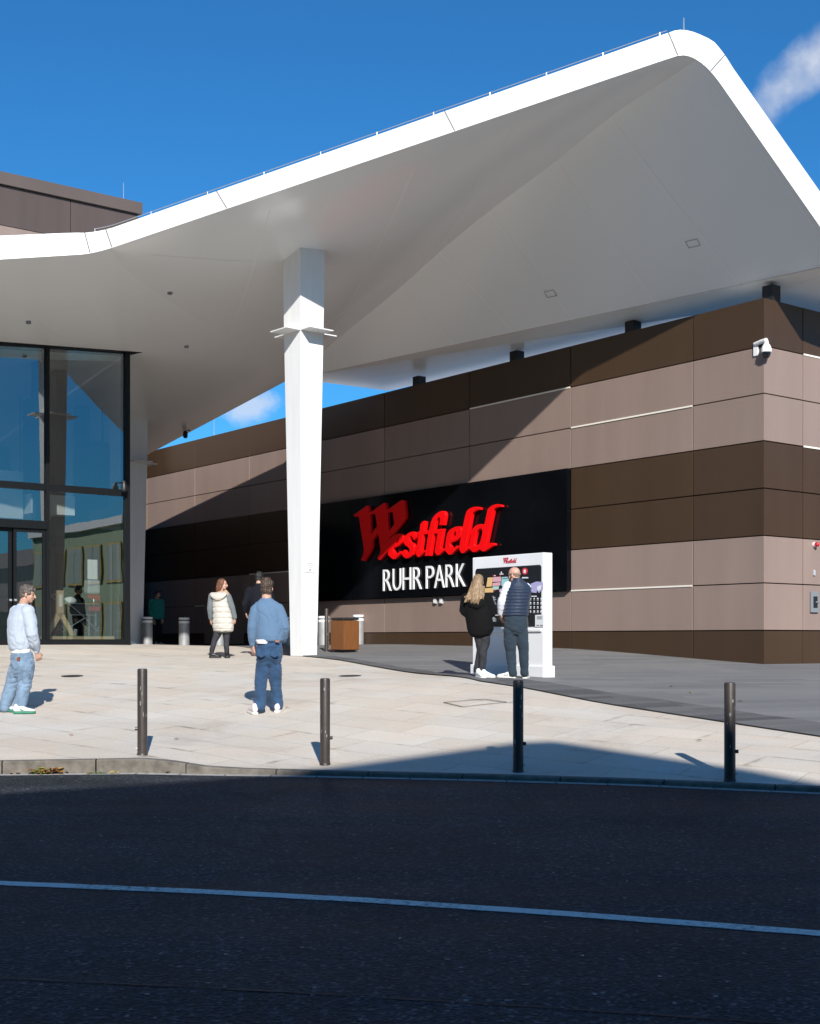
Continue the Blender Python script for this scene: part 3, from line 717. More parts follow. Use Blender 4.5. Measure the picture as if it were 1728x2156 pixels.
def wifi(cb, t, hgt, wd):
    """thin grey wireless symbol on the front right face"""
    nrm = V(cay.x, cay.y, 0)*-1; nrm = V(math.sin(R(45)), -math.cos(R(45)), 0); tan = V(-nrm.y, nrm.x, 0)
    hw = .20+.1*hgt/6.6
    n_ = -cay; tan = cax; c_ = cb+n_*(hw+.004)+V(0,0,hgt)
    m = MB()
    for rr in (.05, .09, .13):
        L = [c_+tan*rr*math.sin(a_)+V(0,0,rr*math.cos(a_)) for a_ in [(-.85+1.7*i/12) for i in range(13)]]
        for p, q in zip(L[:-1], L[1:]):
            u = ((p-c_).normalized(), (q-c_).normalized()); m.poly([p, q, q+u[1]*.012, p+u[0]*.012])
    m.poly([c_+tan*-.02+V(0,0,-.03), c_+tan*.02+V(0,0,-.03), c_+tan*.02+V(0,0,.01), c_+tan*-.02+V(0,0,.01)])
    m.poly([c_+tan*-.14+V(0,0,-.075), c_+tan*.14+V(0,0,-.075), c_+tan*.14+V(0,0,-.062), c_+tan*-.14+V(0,0,-.062)])
    m.build('wifi_symbol', m_mark, t, 0)
wifi(cb1, col1, 1.83, .2); wifi(cb2, col2, 1.83, .2)
# ------------------------------------------------------------------ glass
def mk_glass():
    m = bpy.data.materials.new('facade_glass'); m.use_nodes = True; nt = m.node_tree; nt.nodes.clear()
    o = nt.nodes.new('ShaderNodeOutputMaterial'); mx = nt.nodes.new('ShaderNodeMixShader')
    t = nt.nodes.new('ShaderNodeBsdfTransparent'); t.inputs['Color'].default_value = (.60,.65,.65,1)
    gl = nt.nodes.new('ShaderNodeBsdfGlossy'); gl.inputs['Roughness'].default_value = .004; gl.inputs['Color'].default_value = (.86,.92,.95,1)
    gg = nt.nodes.new('ShaderNodeNewGeometry'); nz = nt.nodes.new('ShaderNodeTexNoise'); nz.inputs['Scale'].default_value = .9; nz.inputs['Detail'].default_value = 1.5; nt.links.new(gg.outputs['Position'], nz.inputs['Vector'])
    bu = nt.nodes.new('ShaderNodeBump'); bu.inputs['Strength'].default_value = .5; bu.inputs['Distance'].default_value = .0025; nt.links.new(nz.outputs['Fac'], bu.inputs['Height']); nt.links.new(bu.outputs['Normal'], gl.inputs['Normal'])
    fr = nt.nodes.new('ShaderNodeFresnel'); fr.inputs['IOR'].default_value = 1.5
    mr = nt.nodes.new('ShaderNodeMapRange'); mr.inputs['From Min'].default_value = .0; mr.inputs['From Max'].default_value = 1; mr.inputs['To Min'].default_value = .2; mr.inputs['To Max'].default_value = 1
    nt.links.new(fr.outputs[0], mr.inputs[0]); nt.links.new(mr.outputs[0], mx.inputs[0]); nt.links.new(t.outputs[0], mx.inputs[1]); nt.links.new(gl.outputs[0], mx.inputs[2]); nt.links.new(mx.outputs[0], o.inputs[0])
    return m
m_glass = mk_glass()
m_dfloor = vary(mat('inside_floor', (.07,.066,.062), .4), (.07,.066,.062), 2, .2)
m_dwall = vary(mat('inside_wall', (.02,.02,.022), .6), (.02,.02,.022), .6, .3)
m_bulk = mat('white_bulkhead', (.7,.7,.68), .6)
ent = thing('glass_entrance', FC, 'tall glazed entrance front with black frames and sliding doors under the canopy', 'entrance')
fb = ground_z(FC.x, FC.y)-.02
fu = lambda px: (facade(px, HY)-FC).dot(FU)
fz = lambda px, py: facade(px, py).z
def fbox(mb, u0, u1, z0, z1, d0, d1, mi=0):
    """box on the facade: u along it, z height, d0..d1 depth outwards"""
    mb.obox(FC+FU*u0+FN*d0+V(0,0,z0), FU*(u1-u0), FN*(d1-d0), V(0,0,z1-z0), mi)
def zs(u, d=0): p = FC+FU*u+FN*d; return s1z(p.x, p.y)
UL = -13.5
zt1 = fz(136, 1030)
uM0, uM1 = fu(95), fu(107)
zD1, zD0 = fz(60, 1096), fz(60, 1113)
m = MB()
fbox(m, -.13, 0, fb, zs(0)-.02, -.2, .06); m.build('corner_post', m_black, ent, 0)
for u in (uM0, uM0-3.3, uM0-6.6, uM0-9.9):
    m = MB(); fbox(m, u, u+(uM1-uM0)*.62, fb, zs(u)-.02, -.22, .07); m.build('mullion', m_black, ent, 0)
m = MB(); fbox(m, UL, 0, zt1-.07, zt1+.09, -.12, .05); m.build('transom', m_black, ent, 0)
m = MB(); fbox(m, UL, 0, fb, fb+.16, -.12, .08); m.build('sill', m_black, ent, 0)
m = MB()
o_ = [FC+FU*u+FN*d for u, d in ((UL,.1),(.3,.1),(.02,-.25),(UL,-.25))]
m.hexa([V(p.x,p.y,s1z(p.x,p.y)-.16+(.14 if i in (1,2) else 0)) for i, p in enumerate(o_)], [V(p.x,p.y,s1z(p.x,p.y)+.03) for p in o_]); m.build('head_frame', m_black, ent, 0)
# glass panes: above and below the transom between the posts
posts = [-.13, uM1, uM0, uM0-3.3+(uM1-uM0)*.62]
spans = [(uM0+(uM1-uM0)*.62, -.13), (uM0-3.3+(uM1-uM0)*.62, uM0), (uM0-6.6+(uM1-uM0)*.62, uM0-3.3), (uM0-9.9+(uM1-uM0)*.62, uM0-6.6)]
for i, (a_, b_) in enumerate(spans):
    m = MB(); q0, q1 = FC+FU*a_, FC+FU*b_
    m.poly([q0+V(0,0,zt1+.09), q1+V(0,0,zt1+.09), V(q1.x,q1.y,zs(b_)-.05), V(q0.x,q0.y,zs(a_)-.05)]); m.build('window_pane', m_glass, ent, 0)
    lo = fb+.16 if i == 0 else zD1
    m = MB(); m.poly([q0+V(0,0,lo), q1+V(0,0,lo), q1+V(0,0,zt1-.07), q0+V(0,0,zt1-.07)]); m.build('window_pane', m_glass, ent, 0)
# door bay left of the mullion: header and sliding leaves
a_, b_ = spans[1]
m = MB(); fbox(m, spans[3][0], b_, zD0, zD1, -.2, .12); m.build('door_header', m_black, ent, 0)
dw = (b_-a_)/4
for k in range(4):
    for base in (0,):
        u0, u1 = a_+k*dw+.01, a_+(k+1)*dw-.01; dd = -.04 if k in (1, 2) else .03
        f = MB(); t_ = .07
        fbox(f, u0, u0+t_, fb+.03, zD0-.01, dd-.03, dd+.03); fbox(f, u1-t_, u1, fb+.03, zD0-.01, dd-.03, dd+.03)
        fbox(f, u0+t_, u1-t_, zD0-.09, zD0-.01, dd-.03, dd+.03); fbox(f, u0+t_, u1-t_, fb+.03, fb+.14, dd-.03, dd+.03)
        dr = f.build('sliding_door', m_black, ent, 0)
        m = MB(); q0, q1 = FC+FU*(u0+t_)+FN*dd, FC+FU*(u1-t_)+FN*dd
        m.poly([q0+V(0,0,fb+.14), q1+V(0,0,fb+.14), q1+V(0,0,zD0-.09), q0+V(0,0,zD0-.09)]); m.build('pane', m_glass, dr, 0)
        h = MB(); hu = u1-.035 if k % 2 == 0 else u0+.035; h.lathe((0,0,0), [(.032,0),(.028,.04)], 14); h.v = [FC+FU*(hu+v.x)+FN*(dd+.03+v.z)+V(0,0,fb+1.08+v.y) for v in h.v]; h.build('knob', m_rod, dr)
for a_, b_ in spans[2:]:
    q0, q1 = FC+FU*a_, FC+FU*b_; m = MB(); m.poly([q0+V(0,0,fb+.16), q1+V(0,0,fb+.16), q1+V(0,0,zD0), q0+V(0,0,zD0)]); m.build('window_pane', m_glass, ent, 0)
# interior shell
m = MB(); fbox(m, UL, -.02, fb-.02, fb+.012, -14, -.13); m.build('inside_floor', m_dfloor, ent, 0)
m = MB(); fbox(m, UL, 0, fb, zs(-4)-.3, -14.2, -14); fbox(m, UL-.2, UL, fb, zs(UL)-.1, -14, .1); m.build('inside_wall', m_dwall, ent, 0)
m = MB(); q0, q1 = FC-FU*.02-FN*.22, FC-FU*.02-FN*14
m.poly([q0+V(0,0,fb), q1+V(0,0,fb), V(q1.x,q1.y,s1z(q1.x,q1.y)-.05), V(q0.x,q0.y,s1z(q0.x,q0.y)-.05)]); m.build('side_pane', m_glass, ent, 0)
m = MB(); fbox(m, UL, uM0+.1, zt1-.62, zt1+.55, -5.5, -1.6); fbox(m, uM1, -.9, zt1-.5, zt1-.02, -4.5, -1.2); m.build('bulkhead', m_bulk, ent, 0)
for u, d, w in ((fu(122), -1.0, .28), (fu(185), -1.6, .3), (-.75, -4.2, .34), (fu(20), -3.0, .4), (fu(250), -9., .5), (fu(60), -7, .5)):
    m = MB(); fbox(m, u-w/2, u+w/2, fb, min(zs(u, d)-.05, fb+7), d-w, d); m.build('inside_column', m_black, ent, 0)
m = MB(); fbox(m, fu(115), -.75, zD0-.45, zD0-.3, -1.3, -1.2); fbox(m, fu(115), -.75, zD0-.02, zD0+.13, -1.3, -1.2); m.build('inside_frame_bar', m_black, ent, 0)
# inner door line of the lobby, three metres behind the front
for k in range(6):
    u = uM0-3.1+k*1.02
    m = MB(); fbox(m, u, u+.09, fb, zD0, -3.2, -3.1); m.build('inside_post', m_black, ent, 0)
m = MB(); fbox(m, uM0-4.2, uM0+2.6, zD0, zD0+.35, -3.25, -3.05); m.build('inside_header', m_black, ent, 0)
m_lampm = mat('ceiling_fitting', (.7,.7,.68), .5)
for u, d in ((-1.2,-2.),(-2.6,-2.),(-1.2,-4.),(-2.6,-4.)):
    m = MB(); fbox(m, u-.02, u+.02, zt1-1.9+2.3, zs(u, d)-.05, d-.02, d+.02); m.lathe(FC+FU*u+FN*d+V(0,0,zt1+.15), [(.16,0),(.16,.1),(.05,.26)], 16); m.build('hanging_lamp', m_steel, ent)
# ------------------------------------------------------------------ things seen behind the glass
m_pine = vary(mat('pale_wood', (.55,.4,.24), .5), (.55,.40,.24), 8, .12, stretch=(1,1,8))
m_rubber = mat('black_rubber', (.015,.015,.016), .6)
m_tube = mat('pram_tube', (.35,.36,.37), .35, metal=.7)
m_fab = mat('pram_fabric', (.012,.013,.016), .8)
m_wfab = mat('white_fabric', (.75,.75,.73), .8)
m_redp = mat('red_plastic', (.34,.014,.02), .4)
m_gpl = mat('grey_plastic', (.42,.43,.45), .4)
m_mat = mat('green_mat', (.02,.16,.11), .9)
m_leafd = vary(mat('indoor_leaf', (.03,.075,.025), .55), (.03,.08,.025), 12, .4)
def inside(px, dd): p = on_plane(px, HY, FC+FN*-dd, FN); return V(p.x, p.y, fb+.012)
# low display deck
q = FC+FU*fu(120)-FN*.25
deck = MB(); deck.obox(q+V(0,0,fb+.16), FU*(fu(250)-fu(120)), -FN*2.4, V(0,0,.07), 0); deck.obox(q+V(0,0,fb+.232)-FN*.02, FU*(fu(250)-fu(120)), -FN*2.36, V(0,0,.012), 1)
tag(deck.build('display_deck', [m_pine, m_mat], None, 0), 'low wooden display deck with green mat right behind the glass', 'deck')
dz = fb+.245
# pram
c_ = inside(163, 1.1); c_.z = dz
pr = thing('pram', c_, 'black and white pram parked behind the entrance glass', 'pram')
X_, Y_ = FU, -FN
for sx, rr in ((-.42, .15), (.42, .13)):
    for sy in (-.26, .26):
        w_ = MB(); o = c_+X_*sx+Y_*sy+V(0,0,rr)
        ring = [o+X_*math.cos(a)*rr*.86+V(0,0,math.sin(a)*rr*.86) for a in [2*math.pi*i/18 for i in range(19)]]
        w_.tube(ring, rr*.13, 6)
        wh = w_.build('wheel', m_rubber, pr)
        sp = MB()
        for a in range(5): sp.tube([o, o+X_*math.cos(a*1.2566)*rr*.82+V(0,0,math.sin(a*1.2566)*rr*.82)], .007, 5)
        sp.build('spokes', m_tube, wh)
m = MB()
for sy in (-.24, .24):
    m.tube([c_+X_*.42+Y_*sy+V(0,0,.13), c_+X_*.1+Y_*sy+V(0,0,.45), c_+X_*-.62+Y_*sy+V(0,0,1.02)], .016, 7)
    m.tube([c_+X_*-.42+Y_*sy+V(0,0,.15), c_+X_*.1+Y_*sy+V(0,0,.45)], .014, 7)
    m.tube([c_+X_*-.3+Y_*sy+V(0,0,.52), c_+X_*.4+Y_*sy+V(0,0,.52)], .014, 7)
m.tube([c_+X_*-.62-Y_*.24+V(0,0,1.02), c_+X_*-.62+Y_*.24+V(0,0,1.02)], .018, 7); m.build('frame', m_tube, pr)
m = MB(); n = 12; prof = [(.36,.62),(.40,.74),(.38,.86)]
m.add([c_+X_*(.04+.42*math.cos(a))*1+Y_*.22*math.sin(a)+V(0,0,h)+X_*(s_-1)*.4*math.cos(a) for h, s_ in ((.5,.7),(.62,.95),(.78,1.02)) for a in [2*math.pi*i/16 for i in range(16)]],
      [[r*16+i, r*16+(i+1)%16, (r+1)*16+(i+1)%16, (r+1)*16+i] for r in range(2) for i in range(16)]+[list(range(16))[::-1], [32+i for i in range(16)]])
m.build('carrycot', m_fab, pr)
m = MB(); hs = []
for k in range(8):
    a = R(-5+k*16)
    hs.append([c_+X_*(.16+.34*math.cos(a))+Y_*.23*math.cos(b)+V(0,0,.76+.3*math.sin(a)*abs(math.sin(b))**.6) for b in [math.pi*i/10 for i in range(11)]])
m.add([p for r in hs for p in r], [[r*11+i, r*11+i+1, (r+1)*11+i+1, (r+1)*11+i] for r in range(7) for i in range(10)]); m.build('hood', m_fab, pr)
m = MB()
for r_ in (hs[0], hs[4]): m.tube([p-Y_*.004 for p in r_], .014, 6)
m.tube([c_+X_*-.38-Y_*.235+V(0,0,.8), c_+X_*.46-Y_*.235+V(0,0,.8)], .012, 6); m.build('hood_rim', m_tube, pr)
m = MB(); m.ball(c_+X_*-.2+V(0,0,.86), .17, .2, .12); m.build('blanket', m_wfab, pr)
# pale wooden A-frame
c_ = inside(127, .75); c_.z = dz
sw = thing('wooden_stand', c_, 'pale wooden stand with splayed legs behind the glass, left of the pram', 'stand')
m = MB(); m.obox(c_-X_*.07+V(0,0,.5), X_*.16, Y_*.12, V(0,0,.62)); m.build('upright', m_pine, sw, 0, bevel=.01)
for s_ in (-1, 1):
    m = MB(); a0 = c_+X_*.01+V(0,0,.56); b0 = c_+X_*s_*.34
    m.hexa([b0-X_*.07, b0+X_*.07, b0+X_*.07+Y_*.12, b0-X_*.07+Y_*.12], [a0-X_*.07, a0+X_*.07, a0+X_*.07+Y_*.12, a0-X_*.07+Y_*.12]); m.build('leg', m_pine, sw, 0)
m = MB(); m.obox(c_-X_*.03-Y_*.006+V(0,0,.72), X_*.08, Y_*.004, V(0,0,.3)); m.build('plate', m_wfab, sw, 0)
# red and clear dispenser on a post
c_ = inside(201, .9); dp = thing('dispenser', c_, 'red and grey dispenser on slim posts behind the glass, right of the pram', 'dispenser')
m = MB(); m.obox(c_-X_*.2+V(0,0,.85), X_*.34, Y_*.3, V(0,0,.42)); m.build('red_base', m_redp, dp, 0, bevel=.02)
m = MB(); m.obox(c_-X_*.2+V(0,0,1.28), X_*.34, Y_*.28, V(0,0,.36)); m.build('grey_box', m_gpl, dp, 0, bevel=.05)
m = MB(); m.obox(c_-X_*.2+V(0,0,1.65), X_*.26, Y_*.05, V(0,0,.5)); m.build('back_board', m_wfab, dp, 0, bevel=.01)
for s_ in (-.12, .06):
    m = MB(); m.tube([c_+X_*s_+Y_*.12, c_+X_*s_+Y_*.12+V(0,0,.86)], .025, 8); m.build('leg', m_tube, dp)
    m = MB(); m.lathe((0,0,0), [(.075,0),(.075,.012)], 16); m.v = [c_+X_*(s_+.0)+V(0,0,1.05)-Y_*.012+X_*v.x+V(0,0,v.y)+Y_*v.z for v in m.v]; m.build('knob', m_fab, dp)
# indoor plants
def plant(px, dd, h, n, lbl, spread):
    b = inside(px, dd); t = thing('indoor_plant', b, lbl, 'plant', 'plants behind the glass')
    m = MB(); m.lathe(b, [(.2,0),(.27,.4),(.25,.42)], 18); m.build('pot', m_gpl, t)
    m = MB(); rnd = random.Random(px)
    for i in range(n):
        a = rnd.uniform(0, 6.28); L = rnd.uniform(.5, 1)*spread; z0 = .4+rnd.uniform(0, h*.55); up = rnd.uniform(.35, 1.1)*(h-z0)
        d = V(math.cos(a), math.sin(a), 0); s_ = V(-d.y, d.x, 0); prev = None
        for k in range(7):
            t_ = k/6; p = b+d*L*t_+V(0,0,z0+up*math.sin(t_*2.1)); w = .05*math.sin(math.pi*(.08+.9*t_))
            cur = (p+s_*w, p-s_*w)
            if prev: m.poly([prev[0], prev[1], cur[1], cur[0]])
            prev = cur
    m.build('leaves', m_leafd, t, 60); return t
plant(226, 2.3, 2.4, 90, 'tall dark leafy plant behind the glass near its right corner', .7)
plant(214, 3.4, 1.2, 60, 'low leafy plant behind the glass below the tall one', .9)
plant(150, 3.4, 1.5, 60, 'leafy plant deep inside behind the pram', .8)
# ------------------------------------------------------------------ light green building across the way (seen mirrored in the glass)
m_lg = vary(mat('pale_green_render', (.27,.35,.21), .8), (.27,.35,.21), .5, .05)
m_yel = mat('yellow_window_frame', (.5,.33,.05), .5)
m_blind = vary(mat('pale_blind', (.25,.31,.26), .6), (.26,.32,.27), 1, .05, stretch=(.2,.2,30))
gb = V(41, 4, 0); gth = thing('green_building', gb, 'pale green building with yellow framed windows, mirrored in the entrance glass', 'building')
ga = V(-.62,.78,0); gn = V(-.78,-.62,0)
m = MB(); m.obox(gb-ga*2.5, ga*14, -gn*8, V(0,0,8.2)); m.build('wall', m_lg, gth, 0)
m = MB(); m.obox(gb-ga*2.7+gn*.3+V(0,0,8.2), ga*14.4, -gn*8.5, V(0,0,.5)); m.build('roof_edge', m_wfab, gth, 0)
for k in range(5):
    for z in (1.3, 4.8):
        f = MB(); o = gb+ga*(-2.2+k*2.75)+gn*.03+V(0,0,z)
        f.obox(o, ga*2.2, gn*.05, V(0,0,2.4)); w = f.build('window', m_yel, gth, 0)
        pz = MB()
        for h in (0, 1): pz.obox(o+ga*(.12+h*1.02)+gn*.05+V(0,0,.12), ga*.94, gn*.012, V(0,0,2.16))
        pz.build('pane', m_blind, w, 0)
bb = V(58, 2, 0); bth = thing('brown_building', bb, 'long building clad in brown bands across the way, mirrored in the entrance doors', 'building')
m = MB()
for r, (z0, z1) in enumerate(zip((0,1.2,2.6,4.0,5.4,6.8,8.2), (1.2,2.6,4.0,5.4,6.8,8.2,9.6))):
    for k in range(14):
        m.obox(bb-ga*30+ga*(k*4.6+.015)+V(0,0,z0+.015), ga*4.57, -gn*.1, V(0,0,z1-z0-.03), (1,1,1,0,0,1,0)[r])
m.build('cladding', [m_cl, m_cd], bth, 0)
m = MB(); m.obox(bb-ga*30-gn*.06, ga*64.4, -gn*10, V(0,0,9.5)); m.build('wall_core', m_back, bth, 0)
# ------------------------------------------------------------------ building behind the photographer: throws the shade over the road
ob = V(4, -12, 0); sh = thing('opposite_building', ob, 'large building with a gabled roofline across the road, behind the viewer', 'building')
# (profile set in the lighting section)
# ------------------------------------------------------------------ information totem
m_tot = vary(mat('totem_white', (.78,.79,.8), .35), (.78,.79,.80), 2, .02)
m_scr = mat('totem_screen', (.012,.012,.014), .25, coat=.3)
TK = P(1145, HY, 22.); TK.z = 0
tz0 = ground_z(TK.x, TK.y); tz1 = CZ+(HY-1163)/F*22
tot = thing('information_totem', V(TK.x, TK.y, tz0), 'white information totem with a black map panel, two people reading it', 'totem')
twd = 1.83; tth = .21
def tk(u, z, o=0): return TK+LD*u+LN*o+V(0,0,z)
m = MB(); m.obox(tk(0, tz0-.25, -tth), LD*twd, LN*tth, V(0,0,tz1-tz0+.25)); m.build('body', m_tot, tot, 0, bevel=.012)
m = MB(); m.obox(tk(-.03, tz0-.25, -tth-.03), LD*(twd+.06), LN*(tth+.06), V(0,0,.25+.2)); m.build('plinth', m_tot, tot, 0, bevel=.012)
def tpx(px, py): p = on_plane(px, py, TK, LN); return ((p-TK).dot(LD), p.z)
sa = tpx(1003, 1200); sb = tpx(1141, 1189); s0 = tpx(1141, 1319)
sL, sR, sT, sB = sa[0], sb[0], sb[1], s0[1]
def rrect(u0, u1, z0, z1, r, n=5):
    L = []
    for cx_, cz_, a0 in ((u1-r, z1-r, 0), (u0+r, z1-r, 90), (u0+r, z0+r, 180), (u1-r, z0+r, 270)):
        L += [(cx_+r*math.cos(R(a0+90*i/n)), cz_+r*math.sin(R(a0+90*i/n))) for i in range(n+1)]
    return L
tmap = lambda off: (lambda u, v, w: tk(u, v, off+w))
flat_shape('screen', [rrect(sR, sL, sB, sT, .05)], tmap(0), .012, m_scr, tot)
m = MB(); m.obox(tk(sR-.02, sB-.09, 0), LD*(sL-sR+.04), LN*.03, V(0,0,.05)); m.build('ledge', m_tot, tot, 0, bevel=.01)
# small logo on the header
m_redp2 = mat('red_print', (.45,.01,.03), .5)
l0 = tpx(1060, 1187); l1 = tpx(1090, 1172)
us_ = [u for lp in LOGO_UV.values() for l in lp for u, v in l]; vs_ = [v for lp in LOGO_UV.values() for l in lp for u, v in l]
ku = (l1[0]-l0[0])/(min(us_)-max(us_)); kv = (l1[1]-l0[1])/(max(vs_)-min(vs_))
loops = [[(l0[0]+(u-max(us_))*ku, l0[1]+(v-min(vs_))*kv) for u, v in l] for lp in LOGO_UV.values() for l in lp]
for i, lp in enumerate(LOGO_UV.values()):
    ll = [[(l0[0]+(u-max(us_))*ku, l0[1]+(v-min(vs_))*kv) for u, v in l] for l in lp]
    for loop in ll[:1]: pass
    flat_shape('header_letter', ll, tmap(.0), .006, m_redp2, tot)
# map print: coloured blocks, dots, list lines, red round badge, white card
def col_mat(n, c): return mat(n, c, .5)
mo, mp_, mg_, mb_, mv_, mw_, mr_, mlil = [col_mat(*a) for a in (('print_orange',(.72,.47,.2)),('print_pink',(.68,.36,.42)),('print_mint',(.38,.62,.54)),('print_teal',(.3,.55,.58)),('print_violet',(.62,.45,.66)),('print_white',(.72,.74,.77)),('print_red',(.62,.02,.04)),('print_lilac',(.4,.38,.62)))]
kx_ = lambda x: (1880+x*.19676)/1.89931
ky_ = lambda y: (2190+y*.19676)/1.89931
def print_shape(name, pts_, mt, lift=.0125): 
    return flat_shape(name, [[tpx(kx_(x), ky_(y)) for x, y in pts_]], tmap(lift), .003, mt, tot)
print_shape('map_block', [(380,610),(480,605),(460,790),(350,800)], mo); print_shape('map_block', [(300,830),(490,815),(490,910),(300,915)], mo)
print_shape('map_block', [(490,600),(645,592),(650,690),(475,700)], mp_); print_shape('map_block', [(480,720),(640,700),(635,770),(475,785)], mp_)
print_shape('map_block', [(480,792),(605,785),(600,850),(490,860)], mg_); print_shape('map_block', [(665,600),(810,590),(800,800),(690,810),(655,760)], mb_)
print_shape('map_block', [(620,845),(700,830),(700,900),(620,905)], mv_)
print_shape('map_block', [(1255,735),(1370,690),(1500,700),(1510,830),(1420,925),(1380,860),(1370,920),(1265,910)], mlil)
print_shape('map_block', [(1380,800),(1470,760),(1460,850),(1400,890)], mw_, .016)
def dot(cx_, cy_, r, mt, lift=.0125, nm='map_badge'): return print_shape(nm, [(cx_+r*math.cos(a)*.82, cy_+r*math.sin(a)) for a in [2*math.pi*i/18 for i in range(18)]], mt, lift)
dot(1135, 480, 70, mr_); print_shape('map_badge', [(1112,450),(1155,447),(1155,515),(1112,520)], mw_, .016)
def quad_px(m, x0, y0, x1, y1, o=.0155):
    q = [tpx(kx_(x), ky_(y)) for x, y in ((x0,y0),(x1,y0),(x1,y1),(x0,y1))]; m.poly([tk(u, z, o) for u, z in q])
def line_px(*a, name='text_line', mt=None, o=.0155):
    m = MB(); quad_px(m, *a, o=o); m.build(name, mt or mw_, tot, 0)
rnd = random.Random(12)
for rx_ in (1250, 1325, 1397, 1465):
    for ry_ in (1045, 1130, 1215, 1300):
        w_ = rnd.uniform(10, 17)
        L_ = [(rx_-w_,ry_-20),(rx_+w_*.4,ry_-24),(rx_+w_,ry_-14),(rx_+w_*.8,ry_+6),(rx_-w_*.3,ry_+10),(rx_-w_,ry_)]; rnd.shuffle
        print_shape('map_icon', L_, mw_); line_px(rx_-w_*1.4, ry_+19, rx_+w_*1.4, ry_+27)
line_px(1268, 980, 1378, 1000)
for k in range(9): line_px(458, 990+k*19, 500+((k*37)%60), 998+k*19)
for k in range(5): line_px(458, 1410+k*20, 510+((k*23)%50), 1418+k*20)
for a_ in ((490,1366,640,1380),(1080,600,1205,625),(510,560,540,580),(620,530,700,548),(645,490,670,525)): line_px(*a_)
for a_ in ((685,622,780,636),(480,695,640,708),(300,800,470,812)): line_px(*a_, mt=m_scr)
for x_, y_ in ((488,572),(637,572),(525,870),(585,855)): print_shape('map_icon', [(x_-12,y_),(x_,y_-16),(x_+12,y_),(x_,y_+14)], mr_)
print_shape('info_card', [(1345,1370),(1520,1362),(1518,1605),(1345,1612)], mw_)
for k in range(4): line_px(1380, 1395+k*18, 1490, 1402+k*18, mt=m_grey, o=.0185)
for x in (1372, 1448): line_px(x, 1570, x+55, 1592, mt=m_grey, o=.0185)
# ------------------------------------------------------------------ bollards
m_brown = vary(mat('brown_powder_coat', (.05,.038,.032), .45), (.044,.034,.029), 5, .2, rough=(.34,.55), bump=.1, bscale=40)
m_scuff = mat('bare_metal_scuff', (.4,.4,.4), .5, metal=.5)
def brown_bollard(b, h, lab, rad=.056, knob=1):
    t = thing('brown_bollard', b, lab, 'bollard', 'slim brown bollards')
    m = MB(); m.lathe(b, [(rad,-.03),(rad,h-.018),(rad*.93,h-.005),(rad*.8,h)], 28); m.build('post', m_brown, t)
    m = MB(); m.lathe(b, [(rad+.006,-.02),(rad+.006,.012),(rad+.001,.02)], 28); m.build('foot_ring', m_brown, t)
    m = MB(); k = V(knob, -.15, 0).normalized(); m.tube([b+k*(rad-.004)+V(0,0,.30), b+k*(rad+.028)+V(0,0,.30)], .019, 10); m.build('lock', m_brown, t)
    m = MB(); m.tube([b+k*(rad-.004)+V(0,0,.075), b+k*(rad+.016)+V(0,0,.075)], .008, 8); m.build('bolt', m_scuff, t)
    # scratches
    rnd = random.Random(int(b.x*100))
    for i in range(6):
        m = MB(); a = rnd.uniform(-2.6, -.5); z = rnd.uniform(.3, h*.9); hh = rnd.uniform(.008, .03); w = rnd.uniform(.03, .12); r_ = rad+.0012
        m.poly([b+V(r_*math.cos(a+w*s_), r_*math.sin(a+w*s_), z+hh*q) for s_, q in ((-1,-.6),(.7,-1),(1,.8),(-.4,1))])
        m.build('scratch', m_scuff, t, 0)
    return t
brown_bollard(stand(300, 14.98), .98, 'scratched brown bollard on the kerb edge, alone at the left beside the high kerb', knob=-1)
brown_bollard(stand(685, 14.7), .963, 'brown bollard on the kerb edge in front of the tall white column')
brown_bollard(stand(1092, 14.05), .975, 'brown bollard on the kerb edge in front of the man reading the totem')
brown_bollard(stand(1538, 13.2), .99, 'brown bollard on the kerb edge at the far right of the road')
brown_bollard(stand(688, 32.5), 1.07, 'slim brown post standing beside the wooden litter bin', .05)
m_stl = vary(mat('brushed_steel', (.36,.37,.38), .5, metal=.35), (.36,.37,.38), 3, .18, rough=(.4,.6))
m_ref = mat('reflective_white', (.85,.86,.88), .4)
def steel_bollard(px, d, lab):
    b = stand(px, d); t = thing('steel_bollard', b, lab, 'bollard', 'thick steel bollards'); r = .16
    m = MB(); m.lathe(b, [(r,-.05),(r,.70)], 32); m.build('post', m_stl, t)
    m = MB(); m.lathe(b, [(r+.003,.70),(r+.003,.765)], 32); m.build('reflective_band', m_ref, t)
    m = MB(); m.lathe(b, [(r-.012,.765),(r-.012,.812)], 32); m.build('groove', m_grey, t)
    m = MB(); m.lathe(b, [(r+.002,.812),(r+.002,.862),(r-.02,.872)], 32); m.build('cap', m_ref, t)
for px, d, lab in ((310,39.4,'thick steel bollard beside the man in green, by the glass corner'),(388,39.4,'thick steel bollard between the man in green and the woman in the white vest'),
    (462,39.0,'thick steel bollard seen between the legs of the woman in the white vest'),(607,38.6,'thick steel bollard between the man in the blue sweater and the white column'),(682,38.2,'thick steel bollard just left of the slim brown post'),(755,37.8,'thick steel bollard behind the right side of the litter bin')):
    steel_bollard(px, d, lab)
